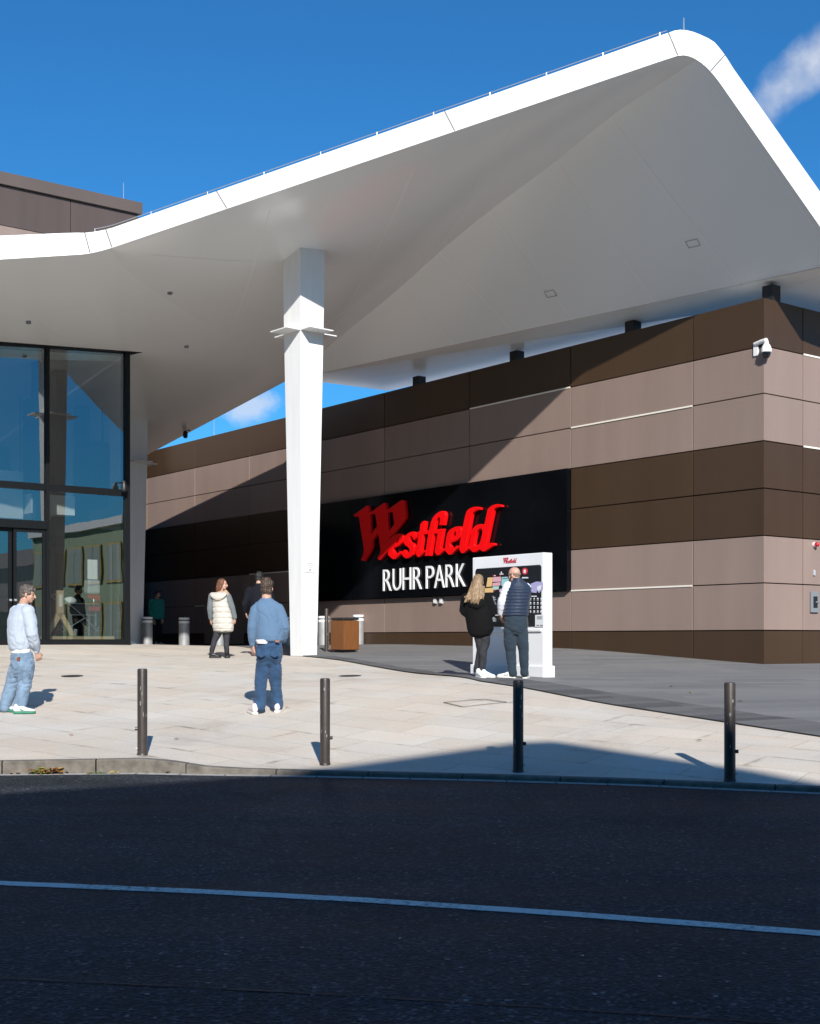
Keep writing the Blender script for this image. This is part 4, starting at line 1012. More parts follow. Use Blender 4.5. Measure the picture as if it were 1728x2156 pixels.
# ------------------------------------------------------------------ litter bin
m_bin = vary(mat('bin_wood', (.17,.062,.016), .5), (.17,.062,.016), 5, .16, stretch=(6,6,.6))
b = stand(727, 32.); lb = thing('litter_bin', b, 'square wooden litter bin with black rim standing by the wall sign', 'litter bin')
s_ = .245; rt = R(45)-.05
def bcor(a, r): return V(math.cos(a), math.sin(a), 0)*r
for k in range(4):
    a0 = rt+k*math.pi/2; n_ = V(math.cos(a0), math.sin(a0), 0); t_ = V(-n_.y, n_.x, 0)
    m = MB(); m.obox(b+n_*(s_-.02)-t_*(s_-.02)+V(0,0,.08), t_*(2*s_-.04), n_*.022, V(0,0,.70)); m.build('side_panel', m_bin, lb, 0, bevel=.004)
    c_ = b+(n_+t_)*(s_-.012)
    m = MB(); m.box(c_+V(0,0,.08), .022, .022, .70, a0); m.build('corner_trim', m_bin, lb, 0)
m = MB(); m.box(b+V(0,0,.06), 2*s_-.05, 2*s_-.05, .73, rt); m.build('liner', m_rubber, lb, 0)
m = MB()
for k in range(4):
    a0 = rt+k*math.pi/2; n_ = V(math.cos(a0), math.sin(a0), 0); t_ = V(-n_.y, n_.x, 0)
    m.obox(b+n_*(s_-.07)-t_*(s_+(-.07 if k%2 else .0))+V(0,0,.795), t_*(2*s_-(-.14 if False else 0)-(0.14*-1 if False else 0)-(0 if k%2==0 else -.14+.0)*1), n_*.07, V(0,0,.055))
m = MB(); m.box(b+V(0,0,.795), 2*s_, 2*s_, .06, rt); m.build('rim', m_rubber, lb, 0, bevel=.015)
m = MB(); m.box(b, .34, .34, .06, rt); m.build('foot', m_rubber, lb, 0)
# ------------------------------------------------------------------ wall fittings
m_wp = mat('white_plastic', (.78,.78,.78), .35)
m_dome = mat('smoked_dome', (.008,.008,.009), .08, coat=.5)
cc = left_wall(1594, 735); u_ = (cc-C0).dot(LD)
cam_ = thing('security_camera', cc, 'white security camera with black dome on the corner of the clad wall', 'security camera')
q = C0+LD*u_+V(0,0,cc.z)
m = MB(); m.obox(q-LD*.06-V(0,0,.14), LD*.12, LN*.03, V(0,0,.28)); m.build('wall_plate', m_wp, cam_, 0, bevel=.008)
hd = q+V(.13,-.27,.07)
m = MB(); m.tube([q+LN*.02+V(0,0,.1), q+V(.06,-.15,.12), hd+V(0,0,.05)], [.045,.045,.05], 10); m.build('arm', m_wp, cam_)
m = MB(); m.lathe(hd-V(0,0,.19), [(.108,0),(.104,.07),(.08,.13),(.045,.18),(.045,.22)], 24); m.build('housing', m_wp, cam_)
m = MB(); m.ball(hd-V(0,0,.215), .086, .086, .105, 20, 12); m.build('lens_dome', m_dome, cam_)
def dark_camera(p, n_, lab, up=False):
    t = thing('small_camera', p, lab, 'security camera', 'small dark security cameras')
    m = MB(); m.tube([p, p+n_*.3], .018, 8); m.build('arm', m_steel, t)
    m = MB(); m.lathe(p+n_*.3-V(0,0,.2), [(.04,-.06),(.075,-.02),(.075,.1),(.03,.2)], 16); m.build('housing', m_steel, t)
dark_camera(facade(264, 1016), FN*.8-FU*.5, 'small dark camera on the corner post of the glass entrance')
be = s1_at(400, 905); dark_camera(be+V(0,0,-.02), V(-.5,.2,.1), 'small dark camera hanging from the rear edge of the canopy')
p = right_wall(1715, 1147); al = thing('alarm_beacon', p, 'small red alarm beacon high on the end wall above the key box', 'alarm')
m = MB(); m.tube([p-RN*.01, p+RN*.05], .055, 16); m.build('base', m_wp, al)
m = MB(); m.tube([p+RN*.05, p+RN*.085, p+RN*.115, p+RN*.13], [.052,.05,.036,.012], 16); m.build('red_lens', mat('red_lens', (.45,.01,.015), .2, coat=.5), al)
p = right_wall(1714, 1206); m = MB(); m.obox(p-RD*.03-V(0,0,.06), RD*.06, RN*.04, V(0,0,.12)); tag(m.build('wall_sensor', m_gpl, None, 0, bevel=.008), 'tiny grey sensor on the end wall between alarm and key box', 'sensor')
p = right_wall(1714, 1268); kb = thing('key_box', p, 'dark grey lockable box with lever on the end wall', 'key box')
m = MB(); m.obox(p-RD*.13-V(0,0,.22), RD*.26, RN*.05, V(0,0,.44)); m.build('case', m_grey, kb, 0, bevel=.012)
m = MB(); m.obox(p-RD*.07-V(0,0,.12)+RN*.05, RD*.14, RN*.006, V(0,0,.24)); m.build('door', m_steel, kb, 0)
m = MB(); m.tube([p+RN*.055, p+RN*.075+RD*.09], .015, 8); m.build('handle', m_rod, kb)
for px, lab in ((919,'small white socket box on the wall under the sign, the left of two'),(932,'small white socket box on the wall under the sign, the right of two')):
    p = left_wall(px, 1266); t = thing('socket_box', p, lab, 'socket', 'socket boxes under the sign')
    m = MB(); m.obox(p-LD*.055-V(0,0,.07), LD*.11, LN*.06, V(0,0,.14)); m.build('case', m_gpl, t, 0, bevel=.01)
    m = MB(); m.obox(p-LD*.04-V(0,0,.05)+LN*.06, LD*.08, LN*.012, V(0,0,.08)); m.build('lid', m_wp, t, 0, bevel=.004)
# ------------------------------------------------------------------ covers and litter on the ground
m_iron = vary(mat('cast_iron', (.035,.032,.03), .6), (.035,.030,.028), 20, .3, bump=.6, bscale=50)
for px, py, lab in ((152,1424.5,'round dark iron cover in the pale paving near the man in the light sweater'),(738,1424,'round dark iron cover in the pale paving right of the white column')):
    p = ground_hit(px, py); e = .3; nrm = V(ground_z(p.x-e,p.y)-ground_z(p.x+e,p.y), ground_z(p.x,p.y-e)-ground_z(p.x,p.y+e), 2*e).normalized()
    ux = V(1,0,0)-nrm*nrm.x; ux.normalize(); uy = nrm.cross(ux); t = thing('drain_cover', p, lab, 'drain cover', 'round iron covers')
    rr = .17
    m = MB(); m.poly([p+nrm*.008+(ux*math.cos(a)+uy*math.sin(a))*rr for a in [2*math.pi*i/28 for i in range(28)]]); m.build('lid', m_iron, t, 0)
    m = MB(); A_ = [2*math.pi*i/28 for i in range(29)]
    for a0, a1 in zip(A_[:-1], A_[1:]): m.poly([p+nrm*.011+(ux*math.cos(a)+uy*math.sin(a))*r_ for a, r_ in ((a0,rr),(a1,rr),(a1,rr+.02),(a0,rr+.02))])
    m.build('ring', m_iron, t, 0)
m = MB(); q = [ground_hit(*a) for a in ((935,1481),(1020,1474),(1068,1481),(975,1490))]; c_ = sum(q, V(0,0,0))/4
for a_, b_ in zip(q, q[1:]+q[:1]):
    k_ = [a_.lerp(b_, i/6) for i in range(7)]
    for p0_, p1_ in zip(k_[:-1], k_[1:]):
        t_ = (p1_-p0_).normalized(); n_ = V(-t_.y, t_.x, 0)*.011; f_ = lambda v: V(v.x, v.y, ground_z(v.x, v.y)+.012)
        m.poly([f_(p0_+n_), f_(p1_+n_), f_(p1_-n_), f_(p0_-n_)])
tag(m.build('paved_cover', m_iron, None, 0), 'square paved cover with dark mossy joint in the pale paving before the totem', 'cover')
LEAF = [mat('leaf_yellow', (.6,.42,.03), .6), mat('leaf_orange', (.45,.18,.04), .7), mat('leaf_brown', (.22,.1,.045), .8), mat('leaf_green', (.10,.15,.03), .6)]
def leaf_geo(m, p, sz, rz, tilt, mi=0):
    ux = V(math.cos(rz), math.sin(rz), 0); uy = V(-math.sin(rz), math.cos(rz), 0)
    o = [(0,-1,0),(.38,-.45,.12),(.5,.1,.22),(.25,.65,.12),(0,1,.02),(-.25,.65,.12),(-.5,.1,.22),(-.38,-.45,.12)]
    m.add([p+V(0,0,.016)]+[p+(ux*a+uy*b_)*sz+V(0,0,.016+c*sz*tilt) for a, b_, c in o], [[0,1+i,1+(i+1)%8] for i in range(8)], mi)
rnd = random.Random(3)
def kerb_spot(px): x = None; p = on_road(px, 1630); return V(p.x, kerb_y(p.x)-rnd.uniform(.02, .12), .006)
m = MB()
for i in range(46):
    p = kerb_spot(rnd.gauss(100, 20)); p.z += rnd.uniform(0, .045); leaf_geo(m, p, rnd.uniform(.022,.045), rnd.uniform(0,6.3), rnd.uniform(.4,1.6), rnd.choice([0,0,1,1,2]))
o = m.build('leaf_litter', LEAF, None, 60); o['kind'] = 'stuff'; o['label'] = 'heap of yellow and brown autumn leaves in the gutter'; o['category'] = 'leaves'
def grass(px, n, h, lab):
    m = MB(); p0_ = kerb_spot(px)
    for i in range(n):
        a = rnd.uniform(0, 6.28); r_ = rnd.uniform(0, .07); b_ = p0_+V(r_*1.6*math.cos(a), r_*math.sin(a)*.5, 0); tp = b_+V(rnd.gauss(0,.03), rnd.gauss(0,.03), h*rnd.uniform(.5,1)); s_ = V(.004,0,0)
        m.poly([b_-s_, b_+s_, tp])
    tag(m.build('grass_tuft', mat('grass_green', (.07,.12,.03), .7), None, 0), lab, 'grass')
grass(90, 110, .085, 'green grass tuft among the leaves at the foot of the high kerb'); grass(205, 60, .03, 'low mossy tuft in the gutter left of the lone yellow leaf')
for px, sz, mi, lab in ((240,.055,0,'single bright yellow leaf lying in the gutter'),(190,.035,1,'small orange leaf in the gutter left of the bright yellow leaf'),(40,.03,2,'small brown leaf in the gutter at the far left'),(308,.025,2,'tiny brown leaf in the gutter below the left bollard'),(352,.03,2,'brown leaf in the gutter where the kerb drops')):
    m = MB(); p = kerb_spot(px); leaf_geo(m, p, sz, rnd.uniform(0,6), 1.); leaf_geo(m, p+V(sz*.7,.01,0), sz*.7, rnd.uniform(0,6), .8); tag(m.build('fallen_leaf', LEAF[mi], None, 60), lab, 'leaf', 'fallen leaves')
for px, py, mi, lab in ((150,1551,1,'small orange leaf on the pale paving at left'),(372,1560,3,'small green leaf on the pale paving right of the left bollard'),(605,1492,0,'tiny yellow leaf on the pale paving beside the man in blue'),
        (1473,1562,2,'dark curled leaf on the pale paving beside the right bollard'),(1414,1448,3,'green leaf on the dark paving near the clad wall'),(1456,1461,0,'small yellow leaf on the dark paving'),(1560,1479,2,'reddish leaf on the dark paving at right')):
    m = MB(); leaf_geo(m, ground_hit(px, py), .04, rnd.uniform(0,6), 1.); tag(m.build('fallen_leaf', LEAF[mi], None, 60), lab, 'leaf', 'fallen leaves')
for px, py, mi, lab in ((843,1979,None,'small pale scrap lying on the shaded road at centre'),(1228,2016,None,'small white scrap lying on the shaded road at right'),(1390,2060,None,'tiny pale scrap at the lower right of the road'),(262,1787,None,'tiny pale scrap on the shaded road at left'),(687,1891,None,'tiny scrap beside the painted road line')):
    m = MB(); p = on_road(px, py); leaf_geo(m, V(p.x,p.y,-.008), .012, rnd.uniform(0,6), .3); tag(m.build('litter_scrap', mw_, None, 0), lab, 'litter', 'pale scraps on the road')
# ------------------------------------------------------------------ people
def loft(mb, secs, n=18):
    """closed tube through sections (centre, width axis, depth axis) given as vectors; ends capped round by the remesh"""
    vs = []
    for c, a, b in secs:
        for j in range(n):
            t = 2*math.pi*j/n; vs.append(c+a*math.cos(t)+b*math.sin(t))
    k = len(secs); fs = [[i*n+j, i*n+(j+1) % n, (i+1)*n+(j+1) % n, (i+1)*n+j] for i in range(k-1) for j in range(n)]
    fs += [list(range(n))[::-1], [(k-1)*n+j for j in range(n)]]
    mb.add(vs, fs)
def limb(mb, pts, rads, n=14, flat=None):
    """tapered limb with rounded ends; rads per point"""
    pts = [Vector(p) for p in pts]; P_, R_ = [], []
    d0 = (pts[1]-pts[0]).normalized(); d1 = (pts[-1]-pts[-2]).normalized()
    for q, s_ in ((-.98,.2),(-.85,.53),(-.5,.87)): P_.append(pts[0]+d0*q*rads[0]); R_.append(rads[0]*s_)
    for i in range(len(pts)):
        if 0 < i:
            for t in (.33, .66): P_.append(pts[i-1].lerp(pts[i], t)); R_.append(rads[i-1]*(1-t)+rads[i]*t)
        P_.append(pts[i]); R_.append(rads[i])
    for q, s_ in ((.5,.87),(.85,.53),(.98,.2)): P_.append(pts[-1]+d1*q*rads[-1]); R_.append(rads[-1]*s_)
    secs = []; ref = Vector((.13, 1, .07))
    for i, p in enumerate(P_):
        t = (P_[min(i+1, len(P_)-1)]-P_[max(i-1, 0)]).normalized(); u = (ref-t*ref.dot(t)).normalized(); w = t.cross(u)
        secs.append((p, u*R_[i], w*R_[i]))
    loft(mb, secs, n)
def ell(mb, c, ax, ay, az, n=16, m=10):
    b = MB(); b.ball((0,0,0), 1, 1, 1, n, m); mb.add([c+ax*v.x+ay*v.y+az*v.z for v in b.v], b.f)
def solid(mb, name, mt, parent, voxel=.012, smooth=4, disp=None, cut=None):
    """voxel-merge overlapping volumes into one continuous skin, smooth it, displace it for folds"""
    me = bpy.data.meshes.new('t'); me.from_pydata(mb.v, [], mb.f)
    bm = bmesh.new(); bm.from_mesh(me); bmesh.ops.recalc_face_normals(bm, faces=bm.faces); bm.to_mesh(me); bm.free()
    t = bpy.data.objects.new('t', me); COL.objects.link(t)
    r = t.modifiers.new('r', 'REMESH'); r.mode = 'VOXEL'; r.voxel_size = voxel; r.adaptivity = 0
    s_ = t.modifiers.new('s', 'SMOOTH'); s_.factor = .5; s_.iterations = smooth
    out = bpy.data.meshes.new_from_object(t.evaluated_get(bpy.context.evaluated_depsgraph_get()))
    bpy.data.objects.remove(t); bpy.data.meshes.remove(me); out.name = name; out.materials.clear()
    off = wloc(parent)
    if disp:
        nr = [v.normal.copy() for v in out.vertices]
        for v, n_ in zip(out.vertices, nr): v.co = v.co+n_*disp(v.co-off, n_)
    for v in out.vertices: v.co = v.co-off
    if cut:
        bm = bmesh.new(); bm.from_mesh(out); bmesh.ops.delete(bm, geom=[v for v in bm.verts if cut(v.co)], context='VERTS'); bm.to_mesh(out); bm.free()
    out.shade_smooth(); out.materials.append(mt)
    o = bpy.data.objects.new(name, out); COL.objects.link(o); o.parent = parent
    return o
def folds(amp, fz_=9., fxy=5., seed=0, fine=.18):
    s_ = Vector((seed*3.7, seed*1.3, seed*2.1))
    def f(p, n_):
        # drapes: soft broad swell plus thin slanting creases, both varying over the body
        q = Vector((p.x*fxy*.6+p.z*fz_*.35, p.y*fxy*.6-p.z*fz_*.25, p.z*fz_*.55))+s_
        w = Vector((noise.noise(q*.7+s_), noise.noise(q*.7-s_), noise.noise(q*.5)))
        a = noise.noise(q*.6+w*.5)
        k = 1-abs(noise.noise(Vector((p.x*fxy*1.2+p.z*fz_*.8, p.y*fxy*1.2, p.z*fz_*.9-p.x*fxy*.9))+s_+w*1.1))*3.2
        k = max(0, k)**1.6; gate = max(0, noise.noise(q*.45-s_*2)+.35)
        return amp*(a*.7-k*gate*.85+fine*noise.noise(q*3.5))+amp*.1
    return f
def skin_mat(n, c):
    m = vary(mat(n, c, .5), c, 30, .1); bsdf(m).inputs['Subsurface Weight'].default_value = .08; bsdf(m).inputs['Subsurface Radius'].default_value = (.012,.005,.003); bsdf(m).inputs['Subsurface Scale'].default_value = 1.; return m
def cloth(n, c, amt=.15, sc_=18, bump=.35, rough=.9, st=None):
    m = vary(mat(n, c, rough, spec=.2), c, sc_, amt, bump=bump, bscale=220, stretch=st); bsdf(m).inputs['Sheen Weight'].default_value = .12 if max(c) > .05 else .0; return m
m_skin = skin_mat('skin_fair', (.48,.28,.205)); m_skin2 = skin_mat('skin_rosy', (.52,.295,.22)); m_skin3 = skin_mat('skin_olive', (.46,.28,.2))
m_eye = mat('eye_dark', (.02,.015,.012), .2); m_lip = mat('lip', (.38,.13,.11), .5); m_brow = mat('brow_hair', (.05,.03,.02), .8)
def hair_mat(n, c):
    m = vary(mat(n, c, .48), c, 55, .65, stretch=(1,1,.12), bump=.8, bscale=90); return m
class Person:
    """joints are in metres, x to the right of the view, y away from it, z up, from a point on the ground between the feet"""
    def __init__(s, px, d, lab, group=None):
        b = stand(px, d); s.b = b; s.t = thing('person', b, lab, 'person', group); s.body = MB()
    def w(s, x, y, z): return s.b+Vector((x, y, z))
    def gz(s, p): return ground_z(p.x, p.y)
    def head(s, c, yaw, skin, tilt=0., roll=0., size=1., ears=True, chin_w=1.):
        f = Vector((math.cos(yaw)*math.cos(tilt), math.sin(yaw)*math.cos(tilt), math.sin(tilt))); r = Vector((math.sin(yaw), -math.cos(yaw), 0)); u = r.cross(f)
        u, r = (u*math.cos(roll)+r*math.sin(roll)), (r*math.cos(roll)-u*math.sin(roll))
        k = size; s.hc, s.hf, s.hr, s.hu, s.k = c, f, r, u, k; m = s.body
        H = lambda a, b_, c_: c+f*a*k+r*b_*k+u*c_*k
        s.H = H
        ell(m, H(-.012,0,.036), f*.097*k, r*.076*k, u*.087*k)
        ell(m, H(.022,0,-.03), f*.072*k, r*.062*k, u*.085*k)
        ell(m, H(.050,0,-.088), f*.034*k, r*.036*k*chin_w, u*.026*k)
        ell(m, H(.02,0,-.062), f*.06*k, r*.056*k*chin_w, u*.045*k)
        limb(m, [H(.088,0,.012), H(.104,0,-.014), H(.110,0,-.030)], [.009*k,.011*k,.0135*k], 10)          # nose
        limb(m, [H(.074,-.03,.02), H(.08,0,.024), H(.074,.03,.02)], [.013*k,.014*k,.013*k], 8)           # brow ridge
        limb(m, [H(.083,-.014,-.062), H(.089,0,-.060), H(.083,.014,-.062)], [.008*k,.0095*k,.008*k], 8)   # lips
        for q in (-1, 1):
            ell(m, H(.052, q*.038, -.028), f*.03*k, r*.022*k, u*.022*k, 10, 6)                          # cheek
            if ears:
                ell(m, H(-.012, q*.079, -.012), f*.018*k, r*.009*k, u*.031*k, 10, 6); ell(m, H(-.004, q*.076, -.034), f*.009*k, r*.009*k, u*.012*k, 8, 5)
        s.skin = skin
    def face(s, brow=True):
        e = MB()
        for q in (-1, 1): ell(e, s.H(.078, q*.031, -.004), s.hf*.011*s.k, s.hr*.013*s.k, s.hu*.008*s.k, 10, 6)
        e.build('eyes', m_eye, s.t)
        if brow:
            e = MB()
            for q in (-1, 1): limb(e, [s.H(.086, q*.016, .021), s.H(.082, q*.034, .027), s.H(.069, q*.05, .02)], [.004*s.k,.0045*s.k,.003*s.k], 6)
            e.build('eyebrows', m_brow, s.t)
        e = MB(); limb(e, [s.H(.0885,-.019,-.0625), s.H(.0972,0,-.0605), s.H(.0885,.019,-.0625)], [.003*s.k,.0042*s.k,.003*s.k], 6); e.build('lips', m_lip, s.t)
    def neck(s, base, r=.056): limb(s.body, [s.H(-.022,0,-.05), base], [r, r*1.12], 14)
    def torso(s, secs):
        """secs: (centre, yaw of front, half width, half depth)"""
        s.core = secs
        loft(s.body, [(c, Vector((math.sin(y), -math.cos(y), 0))*w_*.8, Vector((math.cos(y), math.sin(y), 0))*d_*.8) for c, y, w_, d_ in secs])
    def hand(s, wrist, d, palm_n, curl=.6, k=1., side=1):
        """wrist point, pointing direction, palm normal; five fingers of different lengths"""
        d = d.normalized(); n = (palm_n-d*palm_n.dot(d)).normalized(); x = d.cross(n)*side
        m = s.body
        for q in (-.028,-.01,.01,.028): limb(m, [wrist+x*q*.75*k, wrist+d*.085*k+x*q*1.05*k], [.0135*k,.0125*k], 8)
        for q, L, z in ((-.034,.060,.3),(-.0115,.072,.12),(.0115,.077,0),(.034,.070,-.1)):
            p0 = wrist+d*.088*k+x*q*k; a = curl
            p1 = p0+(d*math.cos(a*.5)+n*math.sin(a*.5)+x*q*1.5)*L*.45*k; p2 = p1+(d*math.cos(a*1.1)+n*math.sin(a*1.1))*L*.32*k; p3 = p2+(d*math.cos(a*1.6)+n*math.sin(a*1.6))*L*.25*k
            limb(m, [p0, p1, p2, p3], [.0098*k,.0092*k,.0085*k,.0075*k], 8)
        p0 = wrist+d*.022*k+x*.03*k; p1 = p0+(d*.7+x*.62+n*.25).normalized()*.045*k; p2 = p1+(d*.93+x*.1+n*.3).normalized()*.034*k
        limb(m, [wrist+d*.012*k+x*.015*k, p0, p1, p2], [.013*k,.0128*k,.0108*k,.009*k], 8)
    def finish(s): 
        return solid(s.body, 'body', s.skin, s.t, .0058, 3)
    def part(s, name, fn, mt, voxel=.011, smooth=4, disp=None, cut=None, parent=None):
        mb = MB(); fn(mb); return solid(mb, name, mt, parent or s.t, voxel, smooth, disp, cut)
    def torso_loft(s, mb, secs, k=1.):
        loft(mb, [(c, Vector((math.sin(y), -math.cos(y), 0))*w_*k, Vector((math.cos(y), math.sin(y), 0))*d_*k) for c, y, w_, d_ in secs], 28)
    def shoe(s, heel, yaw, mt, msole, L=.29, wd=.052, boot=0., extra=None, pitch=0., accent=None):
        """heel: ground point under the heel"""
        f = Vector((math.cos(yaw), math.sin(yaw), 0)); r = Vector((math.sin(yaw), -math.cos(yaw), 0)); u = Vector((0,0,1))
        e = .25; zf = ground_z(heel.x+f.x*L, heel.y+f.y*L)-ground_z(heel.x, heel.y); f = (f+u*(zf/L-pitch)).normalized(); u = r.cross(f); o = Vector((heel.x, heel.y, ground_z(heel.x, heel.y)+.013))
        S = lambda a, b_, c_: o+f*a*L+r*b_+u*c_
        def up(mb):
            loft(mb, [(S(t,0,z), r*w_, u*h) for t, z, w_, h in ((-.01,.065,.012,.02),(.02,.062,.034,.045),(.1,.066,.041,.055),(.25,.066,.043,.056),(.42,.056,.046,.044),(.58,.046,.050,.034),(.74,.038,.054,.027),(.88,.034,.047,.022),(.97,.030,.028,.016),(1.0,.028,.010,.010))], 16)
            if boot: limb(mb, [S(.2,0,.06), S(.2,0,boot)], [.048,.046], 14)
            else: limb(mb, [S(.19,0,.07), S(.17,0,.105)], [.043,.041], 12)
        sh_ = s.part('shoe', up, mt, .007, 3)
        m = MB(); pr = ((.0,.030),(.05,.039),(.2,.044),(.4,.045),(.6,.052),(.78,.056),(.9,.049),(.98,.032),(1.015,.012))
        lo = [S(t*1.02-.012, w_*1.06, -.006) for t, w_ in pr]+[S(t*1.02-.012, -w_*1.06, -.006) for t, w_ in pr[::-1]]
        hi = [p+u*(.026+(.012 if boot else 0)) for p in lo]
        m.hexa(lo, hi); so_ = m.build('sole', msole, sh_, 40); 
        so_.location = (0,0,0)
        if accent:
            m = MB()
            for q in (-1, 1):
                for a0, b0, a1, b1 in extra or ():
                    pass
            for q in (-1, 1):
                if accent[1] == 'swoosh':
                    pts_ = [(.30,.050),(.42,.036),(.60,.050),(.44,.046),(.33,.062)]
                    m.poly([S(a, q*.0505, b_) for a, b_ in pts_])
                else:
                    for a in (.44,.52,.60): m.poly([S(a,q*.054,.028), S(a+.035,q*.054,.028), S(a-.02,q*.046,.07), S(a-.055,q*.046,.07)])
            m.build('side_mark', accent[0], sh_, 0)
        return sh_
def hair_cap(s, mt, back=-.02, low=-.02, vol=1., front=.03, amp=.008, fr=38., fringe=0., seed=0, side=True):
    def fn(mb):
        ell(mb, s.H(-.026,0,.05), s.hf*(.093+front*.3)*s.k, s.hr*.083*s.k*vol, s.hu*.088*s.k*vol)
        ell(mb, s.H(-.052,0,low), s.hf*.058*s.k*vol, s.hr*.074*s.k, s.hu*.075*s.k)
        if side:
            for q in (-1, 1): ell(mb, s.H(.018,q*.062,.035), s.hf*.034*s.k, s.hr*.018*s.k, s.hu*.05*s.k)
        if fringe:
            for i in range(7):
                y = (i-3)*.019; ell(mb, s.H(.055+.012*math.cos(i*2.1)-abs(y)*.3, y, .092+.012*math.sin(i*1.7)), s.hf*.034*s.k, s.hr*.019*s.k, s.hu*(.022+fringe*.02)*s.k, 10, 6)
    def dp(p, n_):
        q = p*fr+Vector((seed,0,seed*2)); return amp*(noise.noise(q)+.6*noise.noise(q*2.3)+.4*noise.noise(Vector((q.x*3,q.y*3,q.z*.8))))
    return s.part('hair', fn, mt, .0065, 2, dp)
RGT = lambda y: Vector((math.sin(y), -math.cos(y), 0))
FWD = lambda y: Vector((math.cos(y), math.sin(y), 0))
def to_px(px0, py0, s_): return lambda px, py, dy=0.: Vector(((px-px0)/s_, dy, (py0-py)/s_))
def trouser_leg(mb, pts, rads): limb(mb, pts, rads, 18)
# ---- man in the pale sweater, far left, turned to the right
s = Person(34, 18.53, 'man in a pale blue sweater and faded jeans at the far left'); q_ = to_px(34, 1501, 150.); W = lambda px, py, dy=0.: s.b+q_(px, py, dy)
s.head(W(57.5,1251.5,.02), R(8), m_skin, tilt=R(-9)); s.neck(W(47.5,1276,.02), .06)
yw = R(42)
tor = [(W(45,1374,.0),yw,.165,.125),(W(44,1350,.0),yw,.17,.125),(W(43,1320,.0),yw,.19,.135),(W(43,1295,.01),yw,.215,.13),(W(45,1282,.01),yw,.19,.105),(W(47,1274,.01),yw,.08,.075)]
s.torso(tor)
aR = [W(66,1289,-.1), W(75,1336,-.16), W(77.5,1369,-.02)]; aL = [W(25,1288,.14), W(26,1335,.22), W(36,1366,.3)]
limb(s.body, aR, [.05,.042,.03]); limb(s.body, aL, [.05,.042,.03])
s.hand(aR[2]+Vector((.008,.01,-.03)), Vector((.2,.35,-1)), Vector((-.5,.8,0)), .9, 1., 1)
s.hand(aL[2]+Vector((.01,.02,-.03)), Vector((.4,.2,-1)), Vector((.8,-.4,0)), .8)
hipL, hipR = W(36,1392,.06), W(58,1392,-.06)
lgL = [hipL, W(24,1440,.06), W(8,1488,.05)]; lgR = [hipR, W(54,1441,-.05), W(43,1489,-.06)]
for lg in (lgL, lgR): limb(s.body, lg, [.07,.05,.035])
s.finish(); s.face()
hm = hair_mat('hair_dark_grey', (.085,.07,.06)); hair_cap(s, hm, low=-.01, fringe=.6, amp=.010, seed=1, vol=1.04)
m_sw1 = cloth('pale_sweater', (.40,.455,.53), .06)
def sw(mb):
    s.torso_loft(mb, [(W(42.5,1371,0),yw,.155,.115),(W(42.5,1366,0),yw,.18,.14),(W(42.5,1352,0),yw,.196,.158),(W(41,1330,0),yw,.20,.16),(W(41,1305,.0),yw,.222,.155),(W(42.5,1290,.01),yw,.222,.135),(W(45,1280,.015),yw,.17,.105),(W(46.5,1274.5,.02),yw,.095,.085),(W(47.5,1270.5,.02),yw,.072,.07)], 1.)
    limb(mb, [aR[0]+Vector((-.02,.0,.0)), aR[0].lerp(aR[1],.5), aR[1], aR[1].lerp(aR[2],.5), aR[2]+Vector((0,0,.03))], [.105,.096,.084,.078,.062], 18)
    limb(mb, [aL[0]+Vector((.02,0,.0)), aL[1], aL[2]], [.10,.085,.06], 18)
    limb(mb, [aR[2]+Vector((0,0,.04)), aR[2]+Vector((.004,.004,-.015))], [.05,.044], 14)
s.part('sweater', sw, m_sw1, .0105, 3, folds(.014, 4.5, 7, 1))
s.part('undershirt', lambda mb: s.torso_loft(mb, [(W(44,1376,0),yw,.165,.125),(W(44,1366,0),yw,.17,.13)]), mat('white_cotton', (.8,.8,.8), .9), .011, 2)
m_jn1 = cloth('faded_denim', (.16,.235,.33), .3, 9)
def tr(mb):
    s.torso_loft(mb, [(W(45.5,1374,0),yw,.165,.125),(W(46,1384,0),yw,.178,.145),(W(47,1402,0),yw,.185,.155),(W(46,1418,0),yw,.165,.135),(W(45.5,1428,0),yw,.13,.09),(W(45.5,1433,0),yw,.06,.04)])
    limb(mb, [hipL+Vector((0,0,-.05)), W(30,1420,.05), lgL[1], W(16,1465,.05), lgL[2]+Vector((-.005,0,-.005))], [.118,.112,.10,.09,.088], 18)
    limb(mb, [hipR+Vector((0,0,-.05)), W(57,1420,-.06), lgR[1], W(49,1466,-.06), lgR[2]+Vector((0,0,-.012))], [.118,.112,.10,.09,.09], 18)
s.part('jeans', tr, m_jn1, .0105, 3, folds(.020, 11, 6, 2))
m_shw = vary(mat('white_leather', (.75,.76,.75), .45), (.75,.76,.75), 14, .06); m_sgreen = mat('green_rubber', (.03,.2,.12), .6)
s.shoe(W(34,1501,-.06)+Vector((0,-.06,0)), R(6), m_shw, m_sgreen, .295, accent=(m_sgreen,'swoosh')); s.shoe(W(-6,1499,.12), R(-14), m_shw, m_sgreen, .295, accent=(m_sgreen,'swoosh'))
p_ = W(46,1391,-.175); m = MB(); m.obox(p_-Vector((.02,0,0)), Vector((.042,-.014,0)), Vector((.006,.03,0)), V(0,0,.05)); m.build('leather_patch', mat('brown_patch', (.2,.065,.03), .6), s.t, 0)
